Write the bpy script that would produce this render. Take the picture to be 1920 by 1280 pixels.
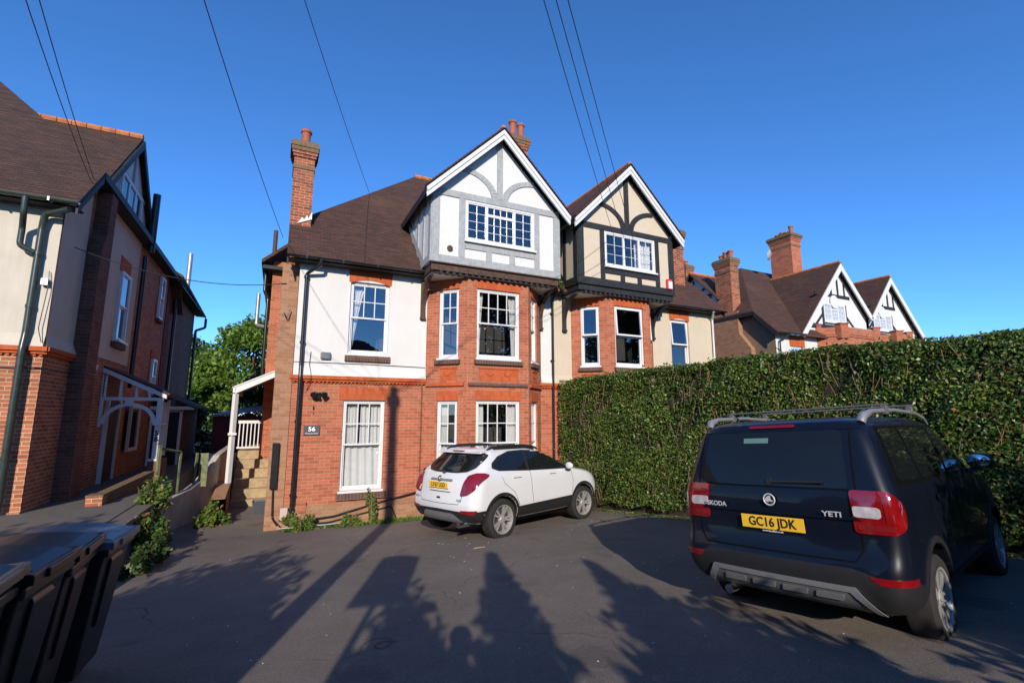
import bpy, bmesh, math, random
import numpy as np
from mathutils import Vector, Matrix
from mathutils.bvhtree import BVHTree
for o in list(bpy.data.objects): bpy.data.objects.remove(o)
S = bpy.context.scene
COL = S.collection
rad = math.radians
# ------------------------------------------------------------------ camera
CAMH = 1.65
cam = bpy.data.cameras.new('camera'); cam.sensor_width = 36.0; cam.lens = 895/1920*36
cam.clip_end = 3000; cam.clip_start = 0.02
co = bpy.data.objects.new('camera', cam); COL.objects.link(co); S.camera = co
co.location = (0, 0, CAMH); co.rotation_euler = (rad(90+8.70), 0, rad(-25.97))
S.render.resolution_x = 1024; S.render.resolution_y = 682
# ------------------------------------------------------------------ light
SUN_AZ = 20.0      # direction the light travels, degrees clockwise from +Y
SUN_EL = 23.0
w = bpy.data.worlds.new('World'); S.world = w; w.use_nodes = True
nt = w.node_tree; bg = nt.nodes['Background']
sky = nt.nodes.new('ShaderNodeTexSky'); sky.sky_type = 'NISHITA'; sky.sun_disc = False
sky.sun_elevation = rad(SUN_EL); sky.sun_rotation = rad(180+SUN_AZ)
sky.air_density = 1.2; sky.dust_density = 0.0; sky.ozone_density = 8.0; sky.altitude = 3500
hs = nt.nodes.new('ShaderNodeHueSaturation'); hs.inputs['Saturation'].default_value = 1.06; hs.inputs['Hue'].default_value = 0.5
nt.links.new(sky.outputs[0], hs.inputs['Color']); nt.links.new(hs.outputs[0], bg.inputs[0]); bg.inputs[1].default_value = 0.135
sun = bpy.data.lights.new('sun', 'SUN'); sun.energy = 3.05; sun.angle = rad(0.53); sun.color = (1.0, 0.90, 0.77)
so = bpy.data.objects.new('sun', sun); COL.objects.link(so)
a, e = rad(SUN_AZ), rad(SUN_EL)
ldir = Vector((math.sin(a)*math.cos(e), math.cos(a)*math.cos(e), -math.sin(e)))
so.rotation_euler = ldir.to_track_quat('-Z', 'Y').to_euler(); so.location = (-10, -30, 20)
S.view_settings.view_transform = 'Standard'; S.view_settings.look = 'None'
S.view_settings.exposure = 0.88; S.view_settings.gamma = 1.0

# ------------------------------------------------------------------ materials
MATS = {}
def newmat(name):
    m = bpy.data.materials.new(name); m.use_nodes = True
    MATS[name] = m
    return m, m.node_tree, m.node_tree.nodes['Principled BSDF']
def N(nt, t, **kw):
    n = nt.nodes.new(t)
    for k, v in kw.items(): setattr(n, k, v)
    return n
def setin(n, **kw):
    for k, v in kw.items(): n.inputs[k.replace('_', ' ')].default_value = v
def c4(c): return (c[0], c[1], c[2], 1)
def ramp(nt, fac, stops):
    r = N(nt, 'ShaderNodeValToRGB'); el = r.color_ramp.elements
    while len(el) > 1: el.remove(el[-1])
    el[0].position = stops[0][0]; el[0].color = c4(stops[0][1])
    for p, c in stops[1:]:
        x = el.new(p); x.color = c4(c)
    nt.links.new(fac, r.inputs[0]); return r.outputs[0]
def noise(nt, vec, scale, detail=4, rough=0.6):
    n = N(nt, 'ShaderNodeTexNoise'); n.inputs['Scale'].default_value = scale
    n.inputs['Detail'].default_value = detail; n.inputs['Roughness'].default_value = rough
    if vec is not None: nt.links.new(vec, n.inputs['Vector'])
    return n.outputs['Fac']
def mix(nt, fac, a, b, mode='MIX'):
    m = N(nt, 'ShaderNodeMix', data_type='RGBA', blend_type=mode)
    for i, v in ((0, fac), (6, a), (7, b)):
        if isinstance(v, (int, float)): m.inputs[i].default_value = v
        elif isinstance(v, tuple): m.inputs[i].default_value = c4(v)
        else: nt.links.new(v, m.inputs[i])
    return m.outputs[2]
def bump(nt, bsdf, h, strength=0.4, dist=0.01):
    b = N(nt, 'ShaderNodeBump'); b.inputs['Strength'].default_value = strength; b.inputs['Distance'].default_value = dist
    nt.links.new(h, b.inputs['Height']); nt.links.new(b.outputs[0], bsdf.inputs['Normal'])
def coords(nt, kind='Object'):
    t = N(nt, 'ShaderNodeTexCoord'); return t.outputs[kind]
def scalev(nt, v, s):
    m = N(nt, 'ShaderNodeMapping'); m.inputs['Scale'].default_value = s
    nt.links.new(v, m.inputs['Vector']); return m.outputs[0]

def plain(name, col, rough=0.6, var=0.15, nscale=6, metal=0.0, bumps=0.0, spec=0.5, coat=0.0, streak=0.0):
    m, nt, b = newmat(name)
    v = coords(nt)
    dk = tuple(c*(1-var) for c in col); lt = tuple(min(1, c*(1+var)) for c in col)
    f = noise(nt, v, nscale, 5)
    cc = ramp(nt, f, [(0.3, dk), (0.7, lt)])
    if streak > 0:
        f2 = noise(nt, scalev(nt, v, (9, 9, 0.8)), 1.5, 4)
        cc = mix(nt, min(1, streak*2), cc, ramp(nt, f2, [(0.38, (0.72, 0.70, 0.66)), (0.62, (1, 1, 1))]), 'MULTIPLY')
    nt.links.new(cc, b.inputs['Base Color'])
    setin(b, Roughness=rough, Metallic=metal); b.inputs['Specular IOR Level'].default_value = spec
    b.inputs['Coat Weight'].default_value = coat; b.inputs['Coat Roughness'].default_value = 0.04
    if bumps > 0: bump(nt, b, noise(nt, v, nscale*8, 4), bumps, 0.01)
    return m
def brick(name, c1, c2, mortar, bw=0.225, rh=0.075, ms=0.006, stain=(0.12, 0.09, 0.06), stainamt=0.5, rough=0.85, bstr=0.5, dark=None, patch=None):
    m, nt, b = newmat(name)
    uv = coords(nt, 'UV'); ob = coords(nt)
    t = N(nt, 'ShaderNodeTexBrick', offset=0.5, squash=1.0)
    setin(t, Scale=1.0, Mortar_Size=ms, Mortar_Smooth=0.3, Bias=0.0, Brick_Width=bw, Row_Height=rh)
    nt.links.new(uv, t.inputs['Vector'])
    t.inputs['Color1'].default_value = c4(c1); t.inputs['Color2'].default_value = c4(c2); t.inputs['Mortar'].default_value = c4(mortar)
    base = t.outputs['Color']
    # second brick pass: scattered darker/burnt bricks
    t2 = N(nt, 'ShaderNodeTexBrick', offset=0.5); setin(t2, Scale=1.0, Mortar_Size=0.0, Bias=-0.25, Brick_Width=bw, Row_Height=rh)
    nt.links.new(uv, t2.inputs['Vector']); t2.inputs['Color1'].default_value = (1, 1, 1, 1)
    dk = dark or (0.55, 0.5, 0.5); t2.inputs['Color2'].default_value = c4(dk); t2.inputs['Mortar'].default_value = (1, 1, 1, 1)
    base = mix(nt, 0.85, base, t2.outputs['Color'], 'MULTIPLY')
    wv = N(nt, 'ShaderNodeTexWhiteNoise')
    f = noise(nt, ob, 0.9, 6, 0.65)
    base = mix(nt, ramp(nt, f, [(0.48, (0, 0, 0)), (0.72, (stainamt,)*3)]), base, stain)
    if patch:
        f3 = noise(nt, ob, 0.35, 4, 0.6)
        base = mix(nt, ramp(nt, f3, [(0.45, (0, 0, 0)), (0.62, (0.7, 0.7, 0.7))]), base, patch)
    g = noise(nt, ob, 30, 3)
    base = mix(nt, 0.35, base, ramp(nt, g, [(0.3, (0.55, 0.55, 0.55)), (0.7, (1, 1, 1))]), 'MULTIPLY')
    nt.links.new(base, b.inputs['Base Color']); setin(b, Roughness=rough); b.inputs['Specular IOR Level'].default_value = 0.25
    inv = N(nt, 'ShaderNodeMath', operation='SUBTRACT'); inv.inputs[0].default_value = 1; nt.links.new(t.outputs['Fac'], inv.inputs[1])
    ad = N(nt, 'ShaderNodeMath', operation='MULTIPLY_ADD'); nt.links.new(g, ad.inputs[0]); ad.inputs[1].default_value = 0.4; nt.links.new(inv.outputs[0], ad.inputs[2])
    bump(nt, b, ad.outputs[0], bstr, 0.008)
    return m
def tiles(name, c1, c2, lichen, amt=0.35):
    m, nt, b = newmat(name)
    uv = coords(nt, 'UV'); ob = coords(nt)
    t = N(nt, 'ShaderNodeTexBrick', offset=0.5)
    setin(t, Scale=1.0, Mortar_Size=0.004, Mortar_Smooth=0.25, Bias=0.0, Brick_Width=0.168, Row_Height=0.1)
    nt.links.new(uv, t.inputs['Vector'])
    t.inputs['Color1'].default_value = c4(c1); t.inputs['Color2'].default_value = c4(c2); t.inputs['Mortar'].default_value = c4(tuple(x*0.25 for x in c1))
    f = noise(nt, ob, 0.7, 6, 0.7)
    base = mix(nt, ramp(nt, f, [(0.5, (0, 0, 0)), (0.72, (amt,)*3)]), t.outputs['Color'], lichen)
    f2 = noise(nt, scalev(nt, uv, (0.6, 6, 1)), 2.0, 5)
    base = mix(nt, 0.6, base, ramp(nt, f2, [(0.35, (0.5, 0.48, 0.48)), (0.65, (1.45, 1.15, 1.05))]), 'MULTIPLY')
    nt.links.new(base, b.inputs['Base Color']); setin(b, Roughness=0.8); b.inputs['Specular IOR Level'].default_value = 0.3
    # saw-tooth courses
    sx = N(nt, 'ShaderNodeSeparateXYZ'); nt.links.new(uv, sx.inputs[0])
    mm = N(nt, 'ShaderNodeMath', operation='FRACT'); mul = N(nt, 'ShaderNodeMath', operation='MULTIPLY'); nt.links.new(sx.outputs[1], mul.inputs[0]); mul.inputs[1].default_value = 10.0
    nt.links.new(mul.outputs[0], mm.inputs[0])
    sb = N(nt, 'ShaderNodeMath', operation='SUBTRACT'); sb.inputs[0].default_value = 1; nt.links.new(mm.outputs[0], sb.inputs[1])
    base = mix(nt, ramp(nt, mm.outputs[0], [(0.0, (0.75,)*3), (0.16, (0.55,)*3), (0.30, (0, 0, 0))]), base, tuple(x*0.2 for x in c1)); nt.links.new(base, b.inputs['Base Color'])  # overlap shadow under each tile course painted into the colour as a dark line
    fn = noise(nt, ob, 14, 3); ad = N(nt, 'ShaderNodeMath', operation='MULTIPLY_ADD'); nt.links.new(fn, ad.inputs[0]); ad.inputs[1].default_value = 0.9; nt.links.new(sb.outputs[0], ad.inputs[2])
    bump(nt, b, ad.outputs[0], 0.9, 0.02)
    return m
def glassmat(name, tint=(0.9, 0.93, 0.95), refl=0.15, rough=0.01):
    m, nt, b = newmat(name); nt.nodes.remove(b)
    out = [n for n in nt.nodes if n.type == 'OUTPUT_MATERIAL'][0]
    tr = N(nt, 'ShaderNodeBsdfTransparent'); tr.inputs[0].default_value = c4(tint)
    gl = N(nt, 'ShaderNodeBsdfGlossy'); gl.inputs['Roughness'].default_value = rough; gl.inputs[0].default_value = (1, 1, 1, 1)
    lw = N(nt, 'ShaderNodeLayerWeight'); lw.inputs[0].default_value = 0.5
    pw = N(nt, 'ShaderNodeMath', operation='POWER'); nt.links.new(lw.outputs['Facing'], pw.inputs[0]); pw.inputs[1].default_value = 4.0
    ad = N(nt, 'ShaderNodeMath', operation='MULTIPLY_ADD'); nt.links.new(pw.outputs[0], ad.inputs[0]); ad.inputs[1].default_value = 0.75; ad.inputs[2].default_value = refl; ad.use_clamp = True
    # slight waviness of old panes
    bp = N(nt, 'ShaderNodeBump'); bp.inputs['Strength'].default_value = 0.05; bp.inputs['Distance'].default_value = 0.01
    nt.links.new(noise(nt, coords(nt), 2.5, 2), bp.inputs['Height']); nt.links.new(bp.outputs[0], gl.inputs['Normal'])
    mx = N(nt, 'ShaderNodeMixShader'); nt.links.new(ad.outputs[0], mx.inputs[0]); nt.links.new(tr.outputs[0], mx.inputs[1]); nt.links.new(gl.outputs[0], mx.inputs[2])
    nt.links.new(mx.outputs[0], out.inputs[0]); return m
def leafmat(name, dark, mid, light, rough=0.45, trans=0.25, brown=None):
    m, nt, b = newmat(name)
    gi = N(nt, 'ShaderNodeNewGeometry')
    stops = [(0.0, dark), (0.5, mid), (0.93, light)]
    if brown: stops = [(0.0, brown), (0.07, brown), (0.1, dark)]+stops[1:]
    c = ramp(nt, gi.outputs['Random Per Island'], stops)
    f = noise(nt, coords(nt), 1.3, 3)
    c = mix(nt, 0.7, c, ramp(nt, f, [(0.35, (0.55, 0.58, 0.5)), (0.65, (1.3, 1.2, 1.0))]), 'MULTIPLY')
    nt.links.new(c, b.inputs['Base Color']); setin(b, Roughness=rough); b.inputs['Specular IOR Level'].default_value = 0.4
    out = [n for n in nt.nodes if n.type == 'OUTPUT_MATERIAL'][0]
    tl = N(nt, 'ShaderNodeBsdfTranslucent'); nt.links.new(c, tl.inputs[0])
    mx = N(nt, 'ShaderNodeMixShader'); mx.inputs[0].default_value = trans
    nt.links.new(b.outputs[0], mx.inputs[1]); nt.links.new(tl.outputs[0], mx.inputs[2]); nt.links.new(mx.outputs[0], out.inputs[0])
    return m

M = MATS
brick('brick_red', (0.46, 0.135, 0.068), (0.39, 0.115, 0.06), (0.46, 0.29, 0.19), stain=(0.30, 0.16, 0.09), dark=(0.72, 0.62, 0.6), stainamt=0.45)
brick('brick_sandy', (0.36, 0.195, 0.115), (0.31, 0.155, 0.09), (0.36, 0.24, 0.155), stain=(0.33, 0.19, 0.10), dark=(0.8, 0.75, 0.7))
brick('brick_58', (0.44, 0.15, 0.075), (0.36, 0.115, 0.06), (0.56, 0.42, 0.26), ms=0.008, dark=(0.65, 0.55, 0.55))
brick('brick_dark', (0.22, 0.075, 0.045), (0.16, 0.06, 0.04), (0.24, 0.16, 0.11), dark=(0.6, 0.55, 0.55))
brick('brick_chimney', (0.36, 0.10, 0.05), (0.24, 0.07, 0.04), (0.50, 0.30, 0.18), ms=0.009, dark=(0.5, 0.45, 0.45), stain=(0.13, 0.09, 0.06))
brick('brick_weathered', (0.16, 0.10, 0.065), (0.22, 0.13, 0.07), (0.25, 0.20, 0.13), dark=(0.5, 0.5, 0.45), stain=(0.22, 0.15, 0.04))
brick('brick_gauged', (0.50, 0.11, 0.035), (0.45, 0.095, 0.03), (0.40, 0.12, 0.05), bw=0.075, rh=0.5, ms=0.002, dark=(0.85, 0.8, 0.8), stainamt=0.2)
brick('brick_blue', (0.10, 0.06, 0.05), (0.15, 0.075, 0.05), (0.26, 0.20, 0.15), bw=0.075, rh=0.3, ms=0.005, dark=(0.5, 0.45, 0.45), stainamt=0.2)
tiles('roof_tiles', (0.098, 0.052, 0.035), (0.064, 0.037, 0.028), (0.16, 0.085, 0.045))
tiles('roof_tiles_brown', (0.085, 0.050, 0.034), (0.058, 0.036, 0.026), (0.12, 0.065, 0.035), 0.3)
plain('ridge_tile', (0.42, 0.14, 0.045), 0.8, 0.35, 5, bumps=0.3)
plain('pot_clay', (0.30, 0.085, 0.04), 0.75, 0.25, 6, bumps=0.2)
plain('render_white', (0.60, 0.59, 0.56), 0.85, 0.04, 0.8, bumps=0.3, streak=0.04)
plain('render_cream', (0.52, 0.44, 0.33), 0.85, 0.04, 1.5, bumps=0.25, streak=0.05)
plain('render_58', (0.52, 0.475, 0.39), 0.9, 0.08, 1.5, bumps=0.5, streak=0.10)
plain('panel_white', (0.60, 0.60, 0.59), 0.8, 0.03, 4, bumps=0.1)
plain('panel_cream', (0.53, 0.45, 0.34), 0.8, 0.03, 4, bumps=0.1)
plain('timber_grey', (0.32, 0.335, 0.34), 0.7, 0.16, 12, bumps=0.3, streak=0.15)
plain('timber_black', (0.022, 0.023, 0.026), 0.6, 0.35, 14, bumps=0.4, spec=0.3)
plain('timber_brown', (0.075, 0.038, 0.024), 0.7, 0.55, 14, bumps=0.6, streak=0.4)
plain('paint_white', (0.62, 0.62, 0.61), 0.35, 0.03, 8)
plain('paint_offwhite', (0.66, 0.64, 0.58), 0.55, 0.08, 8, bumps=0.2, streak=0.15)
plain('upvc', (0.64, 0.64, 0.64), 0.25, 0.02, 8)
plain('gutter_black', (0.014, 0.014, 0.015), 0.28, 0.3, 10)
plain('gutter_green', (0.030, 0.042, 0.036), 0.30, 0.3, 10)
plain('curtain_white', (0.66, 0.64, 0.60), 0.9, 0.04, 6)
plain('curtain_net', (0.62, 0.61, 0.57), 0.9, 0.06, 20)
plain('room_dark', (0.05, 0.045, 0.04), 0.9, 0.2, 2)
plain('stone', (0.34, 0.25, 0.14), 0.85, 0.25, 6, bumps=0.5)
plain('concrete', (0.30, 0.27, 0.23), 0.9, 0.2, 4, bumps=0.4)
plain('render_grey', (0.40, 0.37, 0.32), 0.9, 0.2, 2.5, bumps=0.4, streak=0.3)
plain('pebbledash', (0.23, 0.16, 0.10), 0.95, 0.25, 25, bumps=0.8)
plain('algae_wood', (0.15, 0.17, 0.08), 0.9, 0.5, 9, bumps=0.6, streak=0.3)
plain('lead', (0.30, 0.31, 0.33), 0.5, 0.2, 6)
plain('metal_galv', (0.35, 0.36, 0.37), 0.45, 0.2, 10, metal=0.6)
plain('cable', (0.012, 0.012, 0.013), 0.6, 0.1)
plain('slate_sign', (0.05, 0.06, 0.065), 0.5, 0.1)
plain('sign_white', (0.8, 0.8, 0.8), 0.6, 0.02)
plain('alarm_grey', (0.12, 0.13, 0.14), 0.5, 0.1)
plain('alarm_red', (0.60, 0.03, 0.02), 0.4, 0.05)
plain('meter_pink', (0.50, 0.36, 0.31), 0.7, 0.05)
plain('bark', (0.11, 0.075, 0.045), 0.95, 0.4, 12, bumps=0.8)
plain('twig', (0.22, 0.13, 0.075), 0.9, 0.3, 12)
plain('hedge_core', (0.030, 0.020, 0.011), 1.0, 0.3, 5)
plain('bin_green', (0.014, 0.028, 0.017), 0.38, 0.25, 10)
plain('bin_grey', (0.018, 0.018, 0.019), 0.38, 0.3, 10)
plain('bin_lid_dark', (0.012, 0.012, 0.014), 0.38, 0.4, 10)
plain('bin_lid_blue', (0.13, 0.145, 0.15), 0.4, 0.3, 10); plain('bin_lid_green', (0.045, 0.085, 0.058), 0.33, 0.35, 9, bumps=0.1); plain('bin_lid_faded', (0.075, 0.11, 0.075), 0.42, 0.35, 9, bumps=0.1)  # first lid: blue-grey sky reflection painted into the base colour
plain('bin_brown_rim', (0.035, 0.022, 0.017), 0.45, 0.3, 10)
plain('bin_brown', (0.10, 0.035, 0.02), 0.5, 0.2, 10)
plain('white_label', (0.6, 0.62, 0.64), 0.5, 0.1)
plain('skin', (0.45, 0.25, 0.17), 0.6, 0.05); plain('jacket', (0.03, 0.035, 0.05), 0.85, 0.1); plain('trousers', (0.03, 0.03, 0.035), 0.9, 0.1); plain('hair', (0.03, 0.02, 0.012), 0.7, 0.2)
plain('pole_wood', (0.10, 0.07, 0.05), 0.9, 0.3, 8, bumps=0.4)
plain('shed_roof', (0.20, 0.24, 0.30), 0.6, 0.15, 5); plain('shed_red', (0.10, 0.02, 0.02), 0.8, 0.2)
plain('soil', (0.07, 0.05, 0.03), 1.0, 0.4, 20, bumps=0.8)
plain('pane_dark', (0.02, 0.022, 0.025), 0.04, 0.1, 3, spec=0.8); glassmat('glass'); glassmat('glass_dark', (0.35, 0.38, 0.40), 0.08)
leafmat('leaf_hedge', (0.028, 0.062, 0.010), (0.070, 0.135, 0.020), (0.19, 0.28, 0.06), brown=(0.24, 0.14, 0.075), rough=0.38)
leafmat('leaf_tree', (0.07, 0.13, 0.015), (0.13, 0.23, 0.03), (0.22, 0.33, 0.06), trans=0.4)
leafmat('leaf_dark', (0.015, 0.035, 0.008), (0.035, 0.07, 0.015), (0.07, 0.12, 0.03))
leafmat('leaf_ivy', (0.03, 0.075, 0.014), (0.08, 0.16, 0.028), (0.18, 0.26, 0.06), brown=(0.28, 0.12, 0.05))
leafmat('leaf_weed', (0.05, 0.10, 0.015), (0.10, 0.18, 0.03), (0.18, 0.26, 0.06), brown=(0.25, 0.12, 0.05))
leafmat('grass_blade', (0.05, 0.11, 0.012), (0.09, 0.17, 0.02), (0.14, 0.22, 0.04))

# tarmac: speckled, worn, mossy towards the house
m, nt, b = newmat('tarmac')
v = coords(nt)
f1 = noise(nt, v, 90, 2, 0.7); f2 = noise(nt, v, 0.5, 5); f3 = noise(nt, v, 3.5, 5)
cc = ramp(nt, f1, [(0.3, (0.11, 0.092, 0.077)), (0.55, (0.17, 0.142, 0.118)), (0.78, (0.27, 0.23, 0.19))])
cc = mix(nt, 0.55, cc, ramp(nt, f2, [(0.35, (0.72, 0.72, 0.72)), (0.65, (1.15, 1.12, 1.1))]), 'MULTIPLY')
cc = mix(nt, 0.4, cc, ramp(nt, f3, [(0.35, (0.75, 0.75, 0.75)), (0.7, (1.1, 1.1, 1.1))]), 'MULTIPLY')
vo = N(nt, 'ShaderNodeTexVoronoi'); vo.inputs['Scale'].default_value = 5.0; nt.links.new(v, vo.inputs['Vector'])
cc = mix(nt, ramp(nt, vo.outputs['Distance'], [(0.03, (0.55,)*3), (0.05, (0, 0, 0))]), cc, (0.26, 0.24, 0.21))
wp = N(nt, 'ShaderNodeVectorMath', operation='MULTIPLY_ADD'); nz = N(nt, 'ShaderNodeTexNoise'); nz.inputs['Scale'].default_value = 1.1; nt.links.new(v, nz.inputs['Vector'])
nt.links.new(nz.outputs['Color'], wp.inputs[0]); wp.inputs[1].default_value = (1.6, 1.6, 0); nt.links.new(v, wp.inputs[2])
vc = N(nt, 'ShaderNodeTexVoronoi', feature='DISTANCE_TO_EDGE'); vc.inputs['Scale'].default_value = 0.32; nt.links.new(wp.outputs[0], vc.inputs['Vector'])
crk = N(nt, 'ShaderNodeMath', operation='MULTIPLY'); nt.links.new(ramp(nt, vc.outputs['Distance'], [(0.0, (1, 1, 1)), (0.0035, (0, 0, 0))]), crk.inputs[0]); nt.links.new(ramp(nt, noise(nt, v, 0.6, 3), [(0.5, (0, 0, 0)), (0.6, (1, 1, 1))]), crk.inputs[1])
cc = mix(nt, crk.outputs[0], cc, (0.03, 0.026, 0.022))
cc = mix(nt, ramp(nt, noise(nt, v, 1.4, 2, 0.4), [(0.66, (0, 0, 0)), (0.70, (0.35, 0.35, 0.35))]), cc, (0.06, 0.052, 0.046))
cc = mix(nt, ramp(nt, noise(nt, v, 28, 3, 0.7), [(0.60, (0, 0, 0)), (0.75, (0.45, 0.45, 0.45))]), cc, (0.30, 0.27, 0.235))
sx = N(nt, 'ShaderNodeSeparateXYZ'); nt.links.new(v, sx.inputs[0])
def mossmask(out, lo, hi):
    mr = N(nt, 'ShaderNodeMapRange'); nt.links.new(out, mr.inputs[0]); mr.inputs[1].default_value = lo; mr.inputs[2].default_value = hi; return mr.outputs[0]
my = mossmask(sx.outputs[1], 9.4, 11.6); mx_ = mossmask(sx.outputs[0], 4.6, 7.4)
mm = N(nt, 'ShaderNodeMath', operation='MULTIPLY'); nt.links.new(my, mm.inputs[0]); nt.links.new(mx_, mm.inputs[1])
m2 = N(nt, 'ShaderNodeMath', operation='MULTIPLY'); nt.links.new(mm.outputs[0], m2.inputs[0]); nt.links.new(ramp(nt, noise(nt, v, 2.2, 5), [(0.3, (0, 0, 0)), (0.6, (1, 1, 1))]), m2.inputs[1])
cc = mix(nt, m2.outputs[0], cc, (0.10, 0.115, 0.035))
nt.links.new(cc, b.inputs['Base Color']); setin(b, Roughness=0.88); b.inputs['Specular IOR Level'].default_value = 0.3
bump(nt, b, f1, 0.5, 0.004)
# wide grass / land
plain('land', (0.06, 0.08, 0.03), 1.0, 0.4, 0.5)
plain('paving', (0.11, 0.095, 0.078), 0.9, 0.15, 6, bumps=0.3)

# ------------------------------------------------------------------ mesh helpers
def tag(o, label=None, cat=None, group=None, kind=None):
    if label: o['label'] = label
    if cat: o['category'] = cat
    if group: o['group'] = group
    if kind: o['kind'] = kind
    return o
def empty(name, loc, label, cat, group=None, rot=(0, 0, 0)):
    o = bpy.data.objects.new(name, None); COL.objects.link(o); o.location = loc; o.rotation_euler = rot
    o.empty_display_size = 0.2
    return tag(o, label, cat, group)
def set_uv(me):
    uvl = me.uv_layers.new(name='UVMap'); n = len(me.loops)
    if not n: return
    vi = np.empty(n, np.int32); me.loops.foreach_get('vertex_index', vi)
    co_ = np.empty(len(me.vertices)*3, np.float32); me.vertices.foreach_get('co', co_); co_ = co_.reshape(-1, 3)
    np_ = len(me.polygons); nr = np.empty(np_*3, np.float32); me.polygons.foreach_get('normal', nr); nr = nr.reshape(-1, 3)
    lt = np.empty(np_, np.int32); me.polygons.foreach_get('loop_total', lt)
    nl = np.repeat(nr, lt, axis=0); P = co_[vi]
    hz = np.hypot(nl[:, 0], nl[:, 1]); flat = hz < 0.15
    tx = np.where(flat, 1.0, -nl[:, 1]/np.maximum(hz, 1e-6)); ty = np.where(flat, 0.0, nl[:, 0]/np.maximum(hz, 1e-6))
    u = P[:, 0]*tx+P[:, 1]*ty
    v = np.where(flat, P[:, 1], P[:, 2]/np.maximum(hz, 0.15))
    uv = np.stack([u, v], 1).astype(np.float32).ravel(); uvl.data.foreach_set('uv', uv)
class MB:
    def __init__(s, f=None): s.v = []; s.f = []; s.m = []; s.cur = 0; s.fn = f
    def add(s, vs, fs):
        b = len(s.v)
        for p in vs:
            p = Vector(p); s.v.append(s.fn(p) if s.fn else p)
        for q in fs: s.f.append([b+i for i in q]); s.m.append(s.cur)
        return s
    def mat(s, i): s.cur = i; return s
    def box(s, x0, x1, y0, y1, z0, z1):
        return s.add([(x0, y0, z0), (x1, y0, z0), (x1, y1, z0), (x0, y1, z0), (x0, y0, z1), (x1, y0, z1), (x1, y1, z1), (x0, y1, z1)],
                     [(0, 3, 2, 1), (4, 5, 6, 7), (0, 1, 5, 4), (1, 2, 6, 5), (2, 3, 7, 6), (3, 0, 4, 7)])
    def quad(s, *p): return s.add(p, [tuple(range(len(p)))])
    def slab(s, pts, t, d=None):
        """solid plate: polygon pts, thickness t along d (default: minus the polygon normal)"""
        pts = [Vector(p) for p in pts]; n = len(pts)
        if d is None:
            nn = Vector((0, 0, 0))
            for i in range(n): nn += pts[i].cross(pts[(i+1) % n])
            d = -nn.normalized()
        d = Vector(d)*t
        return s.add(pts+[p+d for p in pts], [tuple(range(n)), tuple(reversed(range(n, 2*n)))]+[(i, n+i, n+(i+1) % n, (i+1) % n) for i in range(n)])
    def prism(s, poly, o, u, v, w0, w1):
        """poly [(a,b)] in plane (u,v) at o, extruded along u x v from w0 to w1"""
        o, u, v = Vector(o), Vector(u).normalized(), Vector(v).normalized(); n = u.cross(v)
        k = len(poly); A = [o+u*a_+v*b_+n*w0 for a_, b_ in poly]; B = [o+u*a_+v*b_+n*w1 for a_, b_ in poly]
        return s.add(A+B, [tuple(reversed(range(k))), tuple(range(k, 2*k))]+[(i, (i+1) % k, k+(i+1) % k, k+i) for i in range(k)])
    def tube(s, pts, r, n=8, caps=True, r2=None):
        pts = [Vector(p) for p in pts]; m = len(pts); vs = []; fs = []
        up = Vector((0, 0, 1)); pu = None
        for i, p in enumerate(pts):
            d = (pts[min(i+1, m-1)]-pts[max(i-1, 0)]).normalized()
            a_ = (up if abs(d.z) < 0.95 else Vector((0, 1, 0))).cross(d).normalized() if pu is None else (pu-d*pu.dot(d)).normalized()
            pu = a_; b_ = d.cross(a_)
            rr = r if r2 is None else r+(r2-r)*i/max(1, m-1)
            if isinstance(r, (list, tuple)): rr = r[i]
            for k in range(n):
                t = 2*math.pi*k/n; vs.append(p+a_*(rr*math.cos(t))+b_*(rr*math.sin(t)))
        for i in range(m-1):
            for k in range(n): fs.append((i*n+k, i*n+(k+1) % n, (i+1)*n+(k+1) % n, (i+1)*n+k))
        if caps: fs.append(tuple(reversed(range(n)))); fs.append(tuple(range((m-1)*n, m*n)))
        return s.add(vs, fs)
    def lathe(s, prof, c, n=20, axis='z', cap=True):
        vs = []; fs = []; m = len(prof)
        for r, h in prof:
            for k in range(n):
                t = 2*math.pi*k/n
                q = (r*math.cos(t), r*math.sin(t), h) if axis == 'z' else (r*math.cos(t), h, r*math.sin(t))
                vs.append(Vector(c)+Vector(q))
        for i in range(m-1):
            for k in range(n): fs.append((i*n+k, i*n+(k+1) % n, (i+1)*n+(k+1) % n, (i+1)*n+k))
        if cap and prof[0][0] > 1e-4: fs.append(tuple(reversed(range(n))))
        if cap and prof[-1][0] > 1e-4: fs.append(tuple(range((m-1)*n, m*n)))
        return s.add(vs, fs)
    def build(s, name, mats, parent=None, smooth=False, bevel=0, world=True, uv=True):
        me = bpy.data.meshes.new(name)
        off = Vector((0, 0, 0))
        if parent is not None and world:
            q = parent
            while q is not None: off += q.location; q = q.parent
        me.from_pydata([tuple(p-off) for p in s.v], [], s.f)
        if isinstance(mats, str): mats = [mats]
        for q in mats: me.materials.append(M[q])
        if len(mats) > 1:
            for i, p in enumerate(me.polygons): p.material_index = s.m[i]
        bm = bmesh.new(); bm.from_mesh(me); bmesh.ops.recalc_face_normals(bm, faces=bm.faces); bm.to_mesh(me); bm.free()
        me.update()
        if uv: set_uv(me)
        o = bpy.data.objects.new(name, me); COL.objects.link(o)
        if parent is not None: o.parent = parent
        if smooth:
            for p in me.polygons: p.use_smooth = True
            sm = o.modifiers.new('smooth', 'EDGE_SPLIT'); sm.split_angle = rad(40)
        if bevel:
            bv = o.modifiers.new('bevel', 'BEVEL'); bv.width = bevel; bv.segments = 2; bv.limit_method = 'ANGLE'; bv.angle_limit = rad(40)
        return o
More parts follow.
